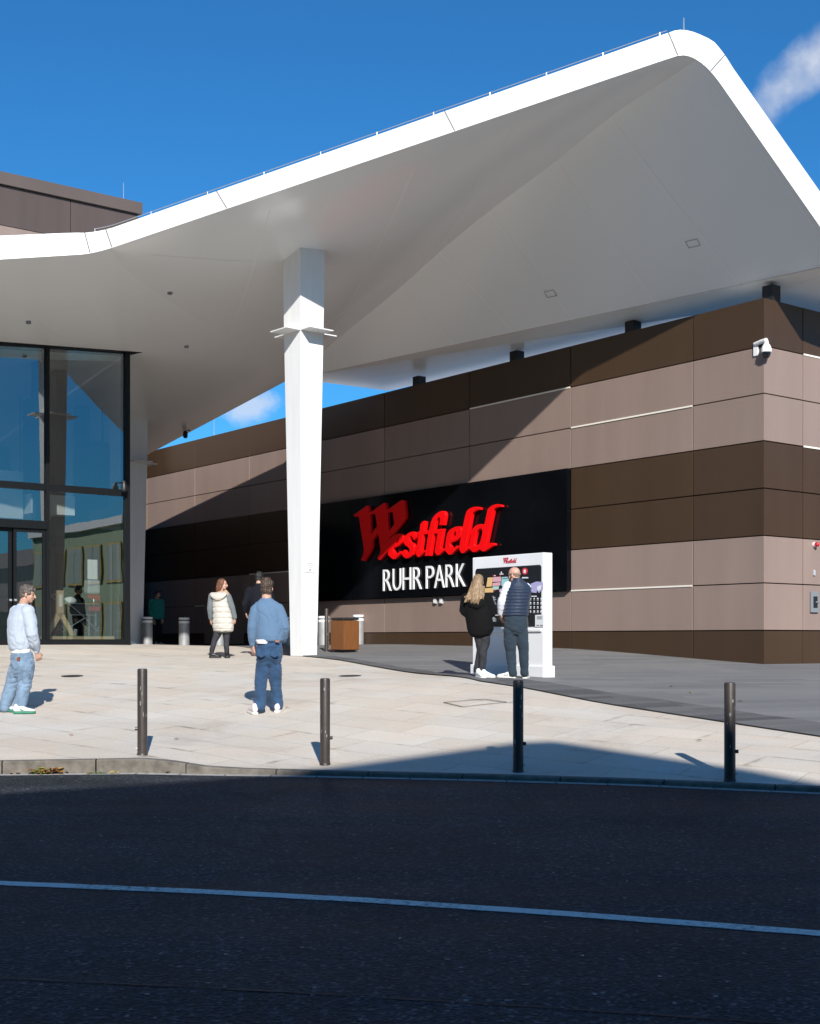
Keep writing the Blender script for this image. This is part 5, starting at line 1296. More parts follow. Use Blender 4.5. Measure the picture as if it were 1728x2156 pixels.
# ---- man in the blue sweater seen from behind
s = Person(565, 18.29, 'man in a blue sweater and dark jeans seen from behind, walking towards the white column'); q_ = to_px(565, 1503, 152.); W = lambda px, py, dy=0.: s.b+q_(565+(px-565)*.94, py, dy)
s.head(W(561.7,1238,.03), R(90), m_skin2, tilt=R(-4)); s.neck(W(561.5,1264,.0), .062)
yw = R(86)
tor = [(W(567.5,1362,.0),yw,.165,.12),(W(567,1335,.0),yw,.165,.12),(W(565,1305,.0),yw,.195,.13),(W(563.5,1283,.01),yw,.215,.125),(W(562.5,1271,.01),yw,.18,.10),(W(562,1263,.01),yw,.08,.075)]
s.torso(tor)
aL = [W(536,1283,.0), W(529,1320,-.01), W(529,1355,.05)]; aR = [W(590.5,1283,.0), W(602,1321,-.02), W(597,1350,.1)]
limb(s.body, aL, [.05,.042,.03]); limb(s.body, aR, [.05,.042,.03])
s.hand(aL[2]+Vector((0,.0,-.03)), Vector((.12,.1,-1)), Vector((.75,.6,0)), .75, 1.05, -1)
hipL, hipR = W(557,1378,0), W(580,1378,0)
lgL = [hipL, W(549.5,1430,-.01), W(547,1484,0)]; lgR = [hipR, W(580,1428,.04), W(583,1481,.12)]
for lg in (lgL, lgR): limb(s.body, lg, [.07,.05,.035])
s.finish(); s.face()
hair_cap(s, hair_mat('hair_brown_curly', (.06,.038,.025)), low=-.03, vol=1.1, amp=.018, fr=30, seed=4, fringe=.4)
m_sw2 = cloth('blue_sweater', (.10,.172,.275), .025, bump=.15)
def sw(mb):
    s.torso_loft(mb, [(W(568,1351,0),yw,.178,.135),(W(568,1348,0),yw,.186,.15),(W(567,1338,0),yw,.192,.16),(W(566,1315,0),yw,.19,.15),(W(564.5,1293,0),yw,.196,.14),(W(563,1279,.0),yw,.197,.122),(W(562,1270,.0),yw,.165,.10),(W(561.5,1263,.0),yw,.10,.085),(W(561.5,1259.5,.0),yw,.078,.074)])
    limb(mb, [aL[0]+Vector((.02,0,.0)), aL[0].lerp(aL[1],.5), aL[1], aL[1].lerp(aL[2],.6), aL[2]+Vector((0,0,.03))], [.083,.074,.066,.063,.054], 18)
    limb(mb, [aR[0]+Vector((-.02,0,.0)), aR[0].lerp(aR[1],.5), aR[1], aR[1].lerp(aR[2],.6), aR[2]+Vector((0,0,.02))], [.083,.074,.066,.061,.054], 18)
    limb(mb, [aL[2]+Vector((0,0,.045)), aL[2]+Vector((0,0,-.01))], [.052,.046], 14)
s.part('sweater', sw, m_sw2, .0105, 3, folds(.011, 5, 6, 5))
s.part('undershirt', lambda mb: s.torso_loft(mb, [(W(556,1356,0),yw,.10,.15),(W(556,1347,0),yw,.12,.155)]), mat('white_cotton', (.8,.8,.8), .9), .011, 2)
m_jn2 = cloth('dark_denim', (.028,.066,.135), .35, 8)
def tr(mb):
    s.torso_loft(mb, [(W(568,1352,0),yw,.168,.125),(W(568,1362,0),yw,.186,.15),(W(568.5,1378,0),yw,.196,.165),(W(568.5,1388,0),yw,.185,.15),(W(568.5,1398,0),yw,.15,.11),(W(568.5,1404,0),yw,.06,.05)])
    limb(mb, [hipL+Vector((-.005,0,-.05)), W(554,1405,0), lgL[1], W(548,1460,0), lgL[2]+Vector((-.005,0,-.03))], [.102,.096,.086,.079,.082], 18)
    limb(mb, [hipR+Vector((0.0,0,-.05)), W(580,1404,.01), lgR[1], W(582,1458,.09), lgR[2]+Vector((.005,0,-.03))], [.102,.096,.086,.079,.082], 18)
s.part('jeans', tr, m_jn2, .0105, 3, folds(.019, 11, 6, 6))
for x_, q in ((553,-1),(582,1)):
    m = MB(); o_ = W(x_,1375,-.178)
    m.hexa([o_+Vector((a_*.001*52, c_*.012+abs(a_)*.0, b_*.001*62)) for a_, b_, c_ in ((-1,1,-.6),(1,1,-.6),(1,-.6,.2),(0,-1,.2),(-1,-.6,.2))], [o_+Vector((a_*.001*52, .03, b_*.001*62)) for a_, b_, c_ in ((-1,1,0),(1,1,0),(1,-.6,0),(0,-1,0),(-1,-.6,0))]); m.build('back_pocket', m_jn2, s.t, 0)
m_shp = vary(mat('white_pink_trainer', (.72,.64,.62), .5), (.72,.62,.61), 22, .12); m_sole_w = mat('white_rubber', (.74,.73,.68), .6)
s.shoe(W(545,1503,.0)+Vector((-.04,-.09,0)), R(112), m_shp, m_sole_w, .29); s.shoe(W(584,1500,.03), R(84), m_shp, m_sole_w, .29)
m = MB(); nn = -FWD(yw); m.obox(W(586,1352,0)+nn*.155, Vector((.055,0,0)), nn*.02, V(0,0,.02)); m.build('leather_patch', mat('orange_patch', (.35,.12,.05), .6), s.t, 0)
# ---- woman in the long padded vest
s = Person(462, 28.4, 'woman in a long cream padded vest over grey sleeves, looking to the right'); q_ = to_px(462, 1386, 98.); W = lambda px, py, dy=0.: s.b+q_(px, py, dy)
s.head(W(469,1230.5,.02), R(-2), m_skin2, tilt=R(-4), size=.95); s.neck(W(464.5,1246,.02), .05)
yw = R(68)
tor = [(W(470,1320,0),yw,.16,.11),(W(467,1290,0),yw,.14,.10),(W(463.5,1262,0),yw,.165,.10),(W(462.5,1252,0),yw,.14,.085),(W(463,1246,0),yw,.06,.06)]
s.torso(tor)
aL = [W(446,1255,.03), W(442.5,1282,.04), W(442.5,1303,.1)]; aR = [W(480,1256,-.02), W(489.5,1279,-.05), W(495,1301.5,-.02)]
limb(s.body, aL, [.042,.036,.026]); limb(s.body, aR, [.042,.036,.026])
s.hand(aR[2]+Vector((0,0,-.02)), Vector((-.1,.1,-1)), Vector((-.8,.5,0)), .8, .9, 1); s.hand(aL[2]+Vector((0,0,-.02)), Vector((.05,.2,-1)), Vector((.8,.5,0)), .8, .9, -1)
hipL, hipR = W(463,1325,0), W(477,1325,0)
lgL = [hipL, W(452,1350,-.02), W(446,1375,.0)]; lgR = [hipR, W(477.5,1350,-.02), W(477.5,1376,.0)]
for lg in (lgL, lgR): limb(s.body, lg, [.062,.045,.032])
s.finish(); s.face()
hm3 = hair_mat('hair_auburn', (.13,.05,.022)); 
def hr(mb):
    ell(mb, s.H(-.026,0,.046), s.hf*.1*s.k, s.hr*.086*s.k, s.hu*.09*s.k)
    for q in (-1, 1): limb(mb, [s.H(.0,q*.066,.02), s.H(-.03,q*.075,-.06), s.H(-.05,q*.08,-.15)], [.03,.036,.022], 10)
    limb(mb, [s.H(-.06,0,.02), s.H(-.085,0,-.08), s.H(-.10,.0,-.18)], [.07,.066,.035], 12)
s.part('hair', hr, hm3, .0075, 2, lambda p, n_: .009*(noise.noise(Vector((p.x*45,p.y*45,p.z*9)))+.5*noise.noise(p*60)))
m_vest = cloth('cream_padded_nylon', (.50,.47,.42), .05, 10, .15, .6)
qz = [1268,1279.5,1290.5,1302,1313.5,1325]
def puff(amp, lines, z0, extra=.006):
    def f(p, n_):
        hz = p.z; ds = min(abs(hz-l) for l in lines); b_ = min(1, ds/.035)
        return amp*(math.sin(b_*math.pi/2)-.75)+extra*noise.noise(p*16)+extra*.6*noise.noise(p*40)
    return f
zl = [(1386-y)/98. for y in qz]
def vs_(mb):
    s.torso_loft(mb, [(W(471,1330,0),yw,.20,.15),(W(470.5,1326,0),yw,.235,.18),(W(470,1312,0),yw,.235,.185),(W(469,1295,0),yw,.212,.168),(W(466,1275,0),yw,.188,.15),(W(463.5,1260,0),yw,.182,.135),(W(463,1252,.01),yw,.17,.115),(W(463.5,1247.5,.01),yw,.10,.085)])
s.part('padded_vest', vs_, m_vest, .0105, 2, puff(.015, zl, 0, .008))
def hood(mb):
    loft(mb, [(W(461.5,y,-.09+o_), Vector((w_,-w_*.25,0)), Vector((0,.06*k_,0))) for y, o_, w_, k_ in ((1247,.06,.165,.9),(1250,.0,.19,1.),(1255,-.04,.175,1.1),(1260,-.05,.13,1.),(1264.5,-.05,.06,.7))], 20)
s.part('hood', hood, m_vest, .01, 3, folds(.006, 14, 10, 3))
s.part('collar', lambda mb: [limb(mb, [W(463,1247,-.04), W(473,1249,-.08), W(480,1252,-.07)], [.035,.045,.035], 10), limb(mb, [W(474,1244,.05), W(481,1252,.0)], [.035,.04], 10)], cloth('tan_lining', (.42,.3,.2), .2), .01, 2)
m_gr = cloth('grey_sleeve', (.135,.155,.165), .1)
for nm, a_ in (('sleeve', aL), ('sleeve', aR)):
    s.part(nm, lambda mb: limb(mb, [a_[0], a_[0].lerp(a_[1],.5), a_[1], a_[2]+Vector((0,0,.015))], [.078,.074,.066,.05], 16), m_gr, .0105, 3, folds(.008, 9, 9, 7))
s.part('skirt_hem', lambda mb: s.torso_loft(mb, [(W(470,1334,0),yw,.185,.14),(W(470,1322,0),yw,.19,.15)]), cloth('dark_olive_cotton', (.05,.05,.045)), .012, 3)
m_lgg = cloth('charcoal_leggings', (.035,.035,.042), .15, 20, .2, .75)
def tr(mb):
    s.torso_loft(mb, [(W(470,1315,0),yw,.15,.11),(W(470,1328,0),yw,.15,.12)])
    for h_, lg in ((hipL, lgL), (hipR, lgR)): limb(mb, [h_+Vector((0,0,-.0)), lg[0].lerp(lg[1],.5), lg[1], lg[1].lerp(lg[2],.4)+Vector((0,-.02,0)), lg[2]], [.09,.082,.062,.06,.044], 16)
s.part('leggings', tr, m_lgg, .0105, 3)
m_boot = mat('black_leather', (.015,.015,.016), .35)
s.shoe(W(441,1386,.0), R(4), m_boot, m_rubber, .25, boot=.19); s.shoe(W(477.5,1386,.08), R(-80), m_boot, m_rubber, .25, boot=.19)
# ---- dark haired man ahead, half hidden
s = Person(546, 29.5, 'dark haired man in a black jacket, half hidden behind the man in the blue sweater'); q_ = to_px(546, 1381, 95.); W = lambda px, py, dy=0.: s.b+q_(px, py, dy)
s.head(W(546.5,1215.5,.03), R(82), m_skin3); s.neck(W(545,1231,0), .06)
yw = R(84)
tor = [(W(546,1295,0),yw,.17,.12),(W(546,1270,0),yw,.18,.12),(W(546,1248,0),yw,.215,.125),(W(545.5,1239,0),yw,.19,.10),(W(545.5,1232,0),yw,.08,.075)]; s.torso(tor)
aL = [W(526,1243,0), W(515.5,1272,-.02), W(516,1289,.08)]; aR = [W(566,1243,0), W(576,1272,0), W(577,1295,.05)]
for a_ in (aL, aR): limb(s.body, a_, [.05,.042,.03])
s.hand(aL[2]+Vector((.01,.0,-.02)), Vector((.25,.3,-1)), Vector((.8,.4,0)), .9, 1., -1); s.hand(aR[2]+Vector((0,0,-.02)), Vector((0,.1,-1)), Vector((-.8,.4,0)), .9, 1., 1)
hipL, hipR = W(540,1298,0), W(553,1298,0); lgL = [hipL, W(538,1340,-.03), W(538,1371,-.1)]; lgR = [hipR, W(554,1340,.05), W(554,1372,.12)]
for lg in (lgL, lgR): limb(s.body, lg, [.07,.05,.035])
s.finish(); s.face(); hair_cap(s, hair_mat('hair_black', (.014,.013,.014)), low=.0, vol=1.08, amp=.012, seed=9, fringe=.5)
m_jk = cloth('black_jacket', (.007,.008,.013), .2)
def sw(mb):
    s.torso_loft(mb, [(W(546,1300,0),yw,.2,.15),(W(546,1285,0),yw,.215,.16),(W(546,1262,0),yw,.215,.15),(W(546,1247,0),yw,.228,.135),(W(545.5,1238,0),yw,.17,.105),(W(545.5,1231,.0),yw,.10,.09),(W(545.5,1227,.0),yw,.08,.078)])
    for a_ in (aL, aR): limb(mb, [a_[0], a_[0].lerp(a_[1],.5), a_[1], a_[2]+Vector((0,0,.02))], [.095,.085,.075,.058], 16)
s.part('jacket', sw, m_jk, .0115, 3, folds(.009, 7, 7, 11))
def tr(mb):
    s.torso_loft(mb, [(W(546,1294,0),yw,.17,.125),(W(546,1310,0),yw,.18,.14)])
    for h_, lg in ((hipL, lgL), (hipR, lgR)): limb(mb, [h_, lg[1], lg[2]], [.1,.085,.075], 16)
s.part('trousers', tr, cloth('black_trousers', (.012,.013,.016)), .012, 3, folds(.008, 8, 6, 12))
s.shoe(W(538,1381,-.14), R(84), m_boot, m_rubber, .28); s.shoe(W(554,1381,.06), R(86), m_boot, m_rubber, .28)
# ---- man in green in front of the dark wall
s = Person(332, 41.5, 'man in a dark green sweatshirt standing in the shade beside a steel bollard'); q_ = to_px(332, 1360, 67.); W = lambda px, py, dy=0.: s.b+q_(px, py, dy)
s.head(W(333,1252.2,-.02), R(-42), m_skin3); s.neck(W(331.5,1263.5,0), .058)
yw = R(-50)
tor = [(W(331,1305,0),yw,.165,.12),(W(330.5,1287,0),yw,.175,.12),(W(330,1274,0),yw,.2,.125),(W(330.5,1266,0),yw,.18,.10),(W(331,1263,0),yw,.08,.075)]; s.torso(tor)
aL = [W(320,1268,-.05), W(318,1288,-.08), W(323,1305,-.2)]; aR = [W(340,1268,.05), W(341.8,1288,.06), W(343,1302.5,.0)]
for a_ in (aL, aR): limb(s.body, a_, [.05,.042,.03])
s.hand(aL[2]+Vector((.02,-.02,-.02)), Vector((.5,-.3,-.8)), Vector((.3,.8,0)), .6, 1.05, 1); s.hand(aR[2]+Vector((0,-.01,-.02)), Vector((.05,-.1,-1)), Vector((-.6,.2,0)), .7, 1.05, -1)
hipL, hipR = W(327,1310,-.02), W(335,1310,.02); lgL = [hipL, W(326,1335,-.08), W(326,1354,-.06)]; lgR = [hipR, W(335,1335,.0), W(332,1355,.1)]
for lg in (lgL, lgR): limb(s.body, lg, [.07,.05,.035])
s.finish(); s.face(); hair_cap(s, hair_mat('hair_black_short', (.014,.012,.012)), low=-.01, vol=1.08, amp=.01, seed=15, fringe=.5)
e = MB()
limb(e, [s.H(.088,-.022,-.05), s.H(.098,0,-.048), s.H(.088,.022,-.05)], [.006,.007,.006], 8); limb(e, [s.H(.06,-.05,-.07), s.H(.085,-.02,-.098), s.H(.085,.02,-.098), s.H(.06,.05,-.07)], [.008,.012,.012,.008], 8)
e.build('beard', m_brow, s.t)
m_gs = cloth('green_sweatshirt', (.018,.21,.18), .12)
def sw(mb):
    s.torso_loft(mb, [(W(331,1304,0),yw,.185,.14),(W(331,1300,0),yw,.205,.16),(W(330.5,1287,0),yw,.21,.155),(W(330,1274,0),yw,.222,.145),(W(330.5,1267.5,0),yw,.19,.115),(W(331,1263,.0),yw,.10,.09),(W(331.5,1261,.0),yw,.08,.078)])
    for a_ in (aL, aR): limb(mb, [a_[0], a_[0].lerp(a_[1],.5), a_[1], a_[2]+Vector((0,0,.02))], [.095,.085,.075,.058], 16)
s.part('sweatshirt', sw, m_gs, .0115, 3, folds(.010, 7, 7, 21))
def tr(mb):
    s.torso_loft(mb, [(W(331,1302,0),yw,.165,.125),(W(331,1314,0),yw,.18,.14)])
    for h_, lg in ((hipL, lgL), (hipR, lgR)): limb(mb, [h_, lg[1], lg[2]], [.1,.082,.075], 16)
s.part('trousers', tr, cloth('black_cotton_trousers', (.012,.013,.016)), .012, 3, folds(.008, 8, 6, 22))
m_gsh = mat('grey_trainer', (.4,.42,.45), .6)
s.shoe(W(326,1360,-.04), R(-50), m_gsh, m_sole_w, .28); s.shoe(W(331,1360,.1), R(-25), m_gsh, m_sole_w, .28)
# ---- woman with long fair hair at the totem
s = Person(1014, 21.4, 'woman with long fair hair, black jacket and grey jeans, reading the totem at the left'); q_ = to_px(1014, 1427, 129.8); W = lambda px, py, dy=0.: s.b+q_(px, py, dy)
s.head(W(1009,1225,.02), R(72), m_skin2, size=.95, tilt=R(2)); s.neck(W(1008,1247,.0), .05)
yw = R(70)
tor = [(W(1015,1325,0),yw,.155,.115),(W(1010,1300,0),yw,.15,.11),(W(1005,1270,0),yw,.17,.105),(W(1004,1256,0),yw,.15,.09),(W(1006,1248,0),yw,.06,.06)]; s.torso(tor)
aL = [W(984,1260,.04), W(979,1285,.06), W(990,1296,.27)]; aR = [W(1026,1260,-.04), W(1036,1289,-.03), W(1031,1291,.22)]
for a_ in (aL, aR): limb(s.body, a_, [.042,.036,.026])
s.hand(aR[2]+Vector((0,.02,0)), Vector((-.3,1,.2)), Vector((0,.2,1)), .8, .9, 1); s.hand(aL[2]+Vector((0,.02,0)), Vector((.5,1,.1)), Vector((0,.2,1)), .8, .9, -1)
hipL, hipR = W(1009,1332,.0), W(1021,1332,0); lgL = [hipL, W(1013.5,1369,.03), W(1005,1411,.07)]; lgR = [hipR, W(1018,1369,-.03), W(1015.5,1408,-.02)]
for lg in (lgL, lgR): limb(s.body, lg, [.064,.047,.033])
s.finish(); s.face()
hm6 = hair_mat('hair_fair', (.25,.165,.09))
def hr(mb):
    ell(mb, s.H(-.026,0,.046), s.hf*.1*s.k, s.hr*.088*s.k, s.hu*.09*s.k)
    r_ = random.Random(6)
    limb(mb, [s.H(-.05,0,.02), W(1003,1246,-.06), W(1000,1262,-.13)], [.085,.1,.09], 16)
    limb(mb, [s.H(-.03,-.05,.0), W(994,1247,-.03), W(986,1262,-.1)], [.06,.06,.05], 12)
    for i in range(22):
        t = i/21; x0 = 993+26*t; x1 = 976+43*t+r_.uniform(-2,2); ln_ = 1266+r_.uniform(-5,8)-6*abs(t-.5)
        a0 = W(x0, 1236, -.055-.05*math.sin(t*3.14)); a1 = W((x0+x1)/2, 1254, -.12-.035*math.sin(t*3.14)); a2 = W(x1, ln_, -.155-.035*math.sin(t*3.14)+r_.uniform(-.012,.012))
        limb(mb, [a0, a1, a2], [.022,.019,.008], 8)
s.part('hair', hr, hm6, .0068, 2, lambda p, n_: .007*(noise.noise(Vector((p.x*60,p.y*60,p.z*7)))+.5*noise.noise(Vector((p.x*120,p.y*120,p.z*12)))))
m_bj = cloth('black_fleece', (.0035,.0035,.004), .25, 16)
def sw(mb):
    s.torso_loft(mb, [(W(1010,1341,-.02),yw,.10,.10),(W(1011,1336,-.01),yw,.17,.155),(W(1012,1325,0),yw,.215,.175),(W(1010,1308,0),yw,.222,.17),(W(1006,1288,0),yw,.215,.155),(W(1003,1268,0),yw,.205,.14),(W(1004,1257,0),yw,.18,.115),(W(1006.5,1248.5,.0),yw,.09,.085)])
    for a_ in (aL, aR): limb(mb, [a_[0], a_[0].lerp(a_[1],.5), a_[1], a_[1].lerp(a_[2],.5), a_[2]+Vector((0,-.02,0))], [.095,.09,.082,.07,.055], 16)
    limb(mb, [W(992,1272,-.12), W(1004,1277,-.16), W(1015,1271,-.13)], [.045,.055,.045], 10)
s.part('jacket', sw, m_bj, .0105, 3, folds(.016, 6, 6, 31))
m_gj = cloth('grey_black_denim', (.032,.033,.038), .3, 10)
def tr(mb):
    s.torso_loft(mb, [(W(1015,1322,0),yw,.15,.115),(W(1015,1336,0),yw,.165,.13)])
    limb(mb, [hipL, W(1012.5,1352,.02), lgL[1], W(1010,1388,.06), lgL[2]+Vector((0,0,.0))], [.092,.085,.07,.062,.056], 16)
    limb(mb, [hipR, W(1022,1352,-.01), lgR[1], W(1017.5,1388,-.03), lgR[2]+Vector((0,0,.0))], [.092,.085,.07,.062,.056], 16)
s.part('jeans', tr, m_gj, .0105, 3, folds(.007, 9, 8, 32))
s.shoe(W(1004,1427,.05), R(200), m_shw, m_sole_w, .25) if False else None
s.shoe(W(1005,1427,.0), R(-62), m_shw, m_sole_w, .25); s.shoe(W(1012,1427,-.02), R(-18), m_shw, m_sole_w, .25)
# ---- bald man in the quilted vest
s = Person(1085, 21.4, 'bald bearded man in a navy quilted vest and white shirt, reading the totem'); q_ = to_px(1085, 1430, 130.); W = lambda px, py, dy=0.: s.b+q_(px, py, dy)
s.head(W(1083.5,1210.5,.04), R(146), m_skin2, tilt=R(-8), size=1.03, chin_w=1.12); s.neck(W(1090,1228,.01), .066)
yw = R(98)
tor = [(W(1087,1305,0),yw,.18,.13),(W(1089,1285,0),yw,.18,.13),(W(1092,1255,0),yw,.2,.135),(W(1094,1238,0),yw,.21,.12),(W(1093,1230,0),yw,.17,.1),(W(1091,1224,0),yw,.08,.075)]; s.torso(tor)
aL = [W(1070,1236,.0), W(1057.5,1267,.02), W(1055,1292,.1)]; aR = [W(1109,1238,.03), W(1104,1266,.12), W(1092,1282,.3)]
for a_ in (aL, aR): limb(s.body, a_, [.05,.042,.03])
s.hand(aL[2]+Vector((.005,0,-.02)), Vector((.35,.1,-1)), Vector((.8,.4,0)), .5, 1., -1); s.hand(aR[2], Vector((-1,.3,0)), Vector((0,1,0)), .8, 1., 1)
hipL, hipR = W(1075,1325,.0), W(1099,1325,0); lgL = [hipL, W(1076.5,1372,.02), W(1080.5,1419,.0)]; lgR = [hipR, W(1104,1369,.02), W(1106,1418,.06)]
for lg in (lgL, lgR): limb(s.body, lg, [.07,.05,.035])
s.finish(); s.face()
e = MB(); 
for q in (-1, 1): limb(e, [s.H(.025,q*.062,-.02), s.H(.035,q*.058,-.06), s.H(.062,q*.034,-.095)], [.012,.016,.016], 8)
limb(e, [s.H(.066,-.03,-.098), s.H(.082,0,-.102), s.H(.066,.03,-.098)], [.016,.018,.016], 8); limb(e, [s.H(.092,-.022,-.05), s.H(.1,0,-.047), s.H(.092,.022,-.05)], [.006,.007,.006], 8)
hh = MB(); limb(hh, [s.H(.0,-.074,.018), s.H(-.075,-.048,.0), s.H(-.102,0,-.002), s.H(-.075,.048,.0), s.H(.0,.074,.018)], [.014,.022,.026,.022,.014], 10); limb(hh, [s.H(-.06,-.045,-.03), s.H(-.085,0,-.035), s.H(-.06,.045,-.03)], [.02,.022,.02], 10)
solid(hh, 'hair', vary(mat('hair_stubble', (.2,.13,.10), .8), (.24,.155,.115), 60, .3), s.t, .006, 3)
solid(e, 'beard', hair_mat('beard_brown', (.09,.05,.03)), s.t, .006, 2)
e = MB()
for q in (-1, 1):
    limb(e, [s.H(-.012,q*.082,.012), s.H(.045,q*.074,.008), s.H(.092,q*.058,.004)], [.0035,.0035,.004], 6)
    ring = [s.H(.094-.01*abs(math.cos(a)), q*(.032+.023*math.cos(a)), -.002+.018*math.sin(a)) for a in [2*math.pi*i/14 for i in range(15)]]; e.tube(ring, .0035, 6)
    e.poly([s.H(.093-.01*abs(math.cos(a)), q*(.032+.022*math.cos(a)), -.002+.017*math.sin(a)) for a in [2*math.pi*i/14 for i in range(14)]])
limb(e, [s.H(.096,-.01,.004), s.H(.098,0,.007), s.H(.096,.01,.004)], [.003]*3, 6); e.build('sunglasses', m_black, s.t)
m_ws = cloth('white_shirt', (.68,.71,.80), .04, 16)
for a_ in (aL, aR): s.part('sleeve', lambda mb: limb(mb, [a_[0]+Vector((0,0,.0)), a_[0].lerp(a_[1],.5), a_[1], a_[1].lerp(a_[2],.5), a_[2]+Vector((0,0,.005))], [.088,.08,.07,.062,.045], 16), m_ws, .0095, 2, folds(.012, 14, 9, 41))
m_qv = cloth('navy_quilted_nylon', (.020,.032,.062), .12, 10, .15, .5)
zl = [(1430-y)/130. for y in range(1236, 1300, 7)]
def qf(p, n_):
    ds = min(abs(p.z-l) for l in zl); b_ = min(1, ds/.027); return .013*(math.sin(b_*math.pi/2)-.7)+.004*noise.noise(p*18)
def vs2(mb):
    s.torso_loft(mb, [(W(1086.5,1297,0),yw,.198,.155),(W(1087,1294,0),yw,.208,.168),(W(1088.5,1280,0),yw,.20,.165),(W(1091,1262,0),yw,.207,.16),(W(1093,1246,0),yw,.21,.145),(W(1094,1236,0),yw,.20,.125),(W(1093,1229.5,.0),yw,.15,.105),(W(1091.5,1223,.0),yw,.088,.085),(W(1090.5,1217.5,.0),yw,.076,.078)])
s.part('quilted_vest', vs2, m_qv, .0095, 2, qf)
m_nt = cloth('navy_trousers', (.024,.038,.055), .15, 12)
def tr(mb):
    s.torso_loft(mb, [(W(1087,1295,0),yw,.182,.14),(W(1087,1305,0),yw,.196,.155),(W(1087.5,1318,0),yw,.2,.16),(W(1087.5,1326,0),yw,.19,.15),(W(1087.5,1335,0),yw,.15,.11),(W(1087.5,1341,0),yw,.06,.05)])
    limb(mb, [hipL+Vector((0,0,-.02)), W(1074.5,1350,.0), lgL[1], W(1078.5,1396,.01), lgL[2]+Vector((0,0,.01))], [.112,.1,.085,.074,.072], 18)
    limb(mb, [hipR+Vector((0,0,-.02)), W(1101,1350,.0), lgR[1], W(1105,1396,.05), lgR[2]+Vector((0,0,.01))], [.112,.1,.085,.074,.072], 18)
s.part('trousers', tr, m_nt, .0105, 3, folds(.016, 13, 6, 42))
m_sb = mat('black_stripe', (.015,.015,.018), .5)
s.shoe(W(1086,1430,.0), R(172), m_shw, m_sole_w, .30, accent=(m_sb,'bars')); s.shoe(W(1106,1430,.05), R(78), m_shw, m_sole_w, .30, accent=(m_sb,'bars'))
# ---- somebody behind the glass, mostly hidden by the door post
c_ = inside(86, 1.3); s = Person(86, 33.2, 'person in black top and grey trousers behind the glass door post'); s.b = Vector((c_.x, c_.y, fb+.02)); s.t.location = s.b
W = lambda x, y, z: s.b+Vector((x, y, z))
s.head(W(.02,0,1.52), R(-60), m_skin2, size=.95); s.neck(W(0,0,1.36), .05); yw = R(-60)
s.torso([(W(0,0,.9),yw,.15,.11),(W(0,0,1.1),yw,.14,.11),(W(0,0,1.28),yw,.17,.11),(W(0,0,1.36),yw,.07,.07)])
aL = [W(-.15,-.06,1.28), W(-.2,-.12,1.02), W(-.16,-.28,.84)]; aR = [W(.15,.06,1.28), W(.19,0,1.02), W(.14,-.18,.84)]
for a_ in (aL, aR): limb(s.body, a_, [.042,.036,.026])
s.hand(aL[2], Vector((.2,-.4,-.8)), Vector((.6,.3,0)), .7, .9, 1); s.hand(aR[2], Vector((-.2,-.4,-.8)), Vector((-.6,.3,0)), .7, .9, -1)
lgL = [W(-.08,0,.85), W(-.1,-.03,.46), W(-.1,0,.1)]; lgR = [W(.08,0,.85), W(.1,-.03,.46), W(.1,.03,.1)]
for lg in (lgL, lgR): limb(s.body, lg, [.064,.047,.033])
s.finish(); s.face(); hair_cap(s, hair_mat('hair_blond', (.4,.28,.12)), low=-.03, seed=51)
s.part('shirt', lambda mb: [s.torso_loft(mb, [(W(0,0,.84),yw,.17,.13),(W(0,0,1.1),yw,.17,.13),(W(0,0,1.28),yw,.19,.125),(W(0,0,1.37),yw,.08,.08)]), [limb(mb, [a_[0], a_[0].lerp(a_[1],.6)], [.08,.07]) for a_ in (aL, aR)]], m_jk, .012, 3, folds(.008, 7, 7, 52))
s.part('trousers', lambda mb: [s.torso_loft(mb, [(W(0,0,.9),yw,.15,.115),(W(0,0,.78),yw,.165,.13)]), [limb(mb, lg, [.095,.08,.07]) for lg in (lgL, lgR)]], cloth('grey_trousers', (.22,.22,.23)), .012, 3, folds(.009, 8, 6, 53))
gz_ = ground_z; ground_z = lambda x, y: fb+.012
s.shoe(W(-.1,.08,0), R(-60), m_gsh, m_sole_w, .25); s.shoe(W(.1,.1,0), R(-60), m_gsh, m_sole_w, .25)
ground_z = gz_
SUN_E, SKY_S, SKY_DUST, SKY_OZ, EXPO, CLOUD = 5.0, .068, .6, 3.0, .4, (9., 9.3, 10., 1)
SKY_T = (.29, .97, 1.46)
# ------------------------------------------------------------------ sun, sky, camera
L = Vector((-.15, 1, -math.tan(R(30))*math.hypot(1, .15))).normalized()       # direction the light travels
EL = math.asin(-L.z)
def to_back(px, py, yb):
    p = on_road(px, py) if py > 1660 else ground_hit(px, py)
    t = (p.y-yb)/L.y; return p-L*t
yb = -12
pk = to_back(1125, 1557, yb); lf = to_back(0, 1672, yb); rt_ = to_back(1728, 1651, yb)
m_opp = vary(mat('opposite_wall', (.3,.27,.25), .7), (.30,.27,.25), .4, .1)
sl = (pk.z-lf.z)/(pk.x-lf.x); sr = (pk.z-rt_.z)/(rt_.x-pk.x)
prof = [V(-44, yb, 0), V(-44, yb, 19), V(-13, yb, 19), V(-13, yb, lf.z-sl*4.5), V(lf.x-4.5, yb, lf.z-sl*4.5), V(lf.x, yb, lf.z), V(pk.x-.25, yb, pk.z-.12), V(pk.x+.2, yb, pk.z-.1), V(rt_.x, yb, rt_.z), V(rt_.x+1.2, yb, rt_.z-sr*1.2), V(15, yb, rt_.z-sr*1.2-.4), V(15, yb, 19), V(25, yb, 19), V(25, yb, 0)]  # outline follows the road shadow; tall ends added to cut skylight on the road
m = MB(); m.hexa(prof, [p+V(0,-14,0) for p in prof]); m.build('wall', m_opp, sh, 0)
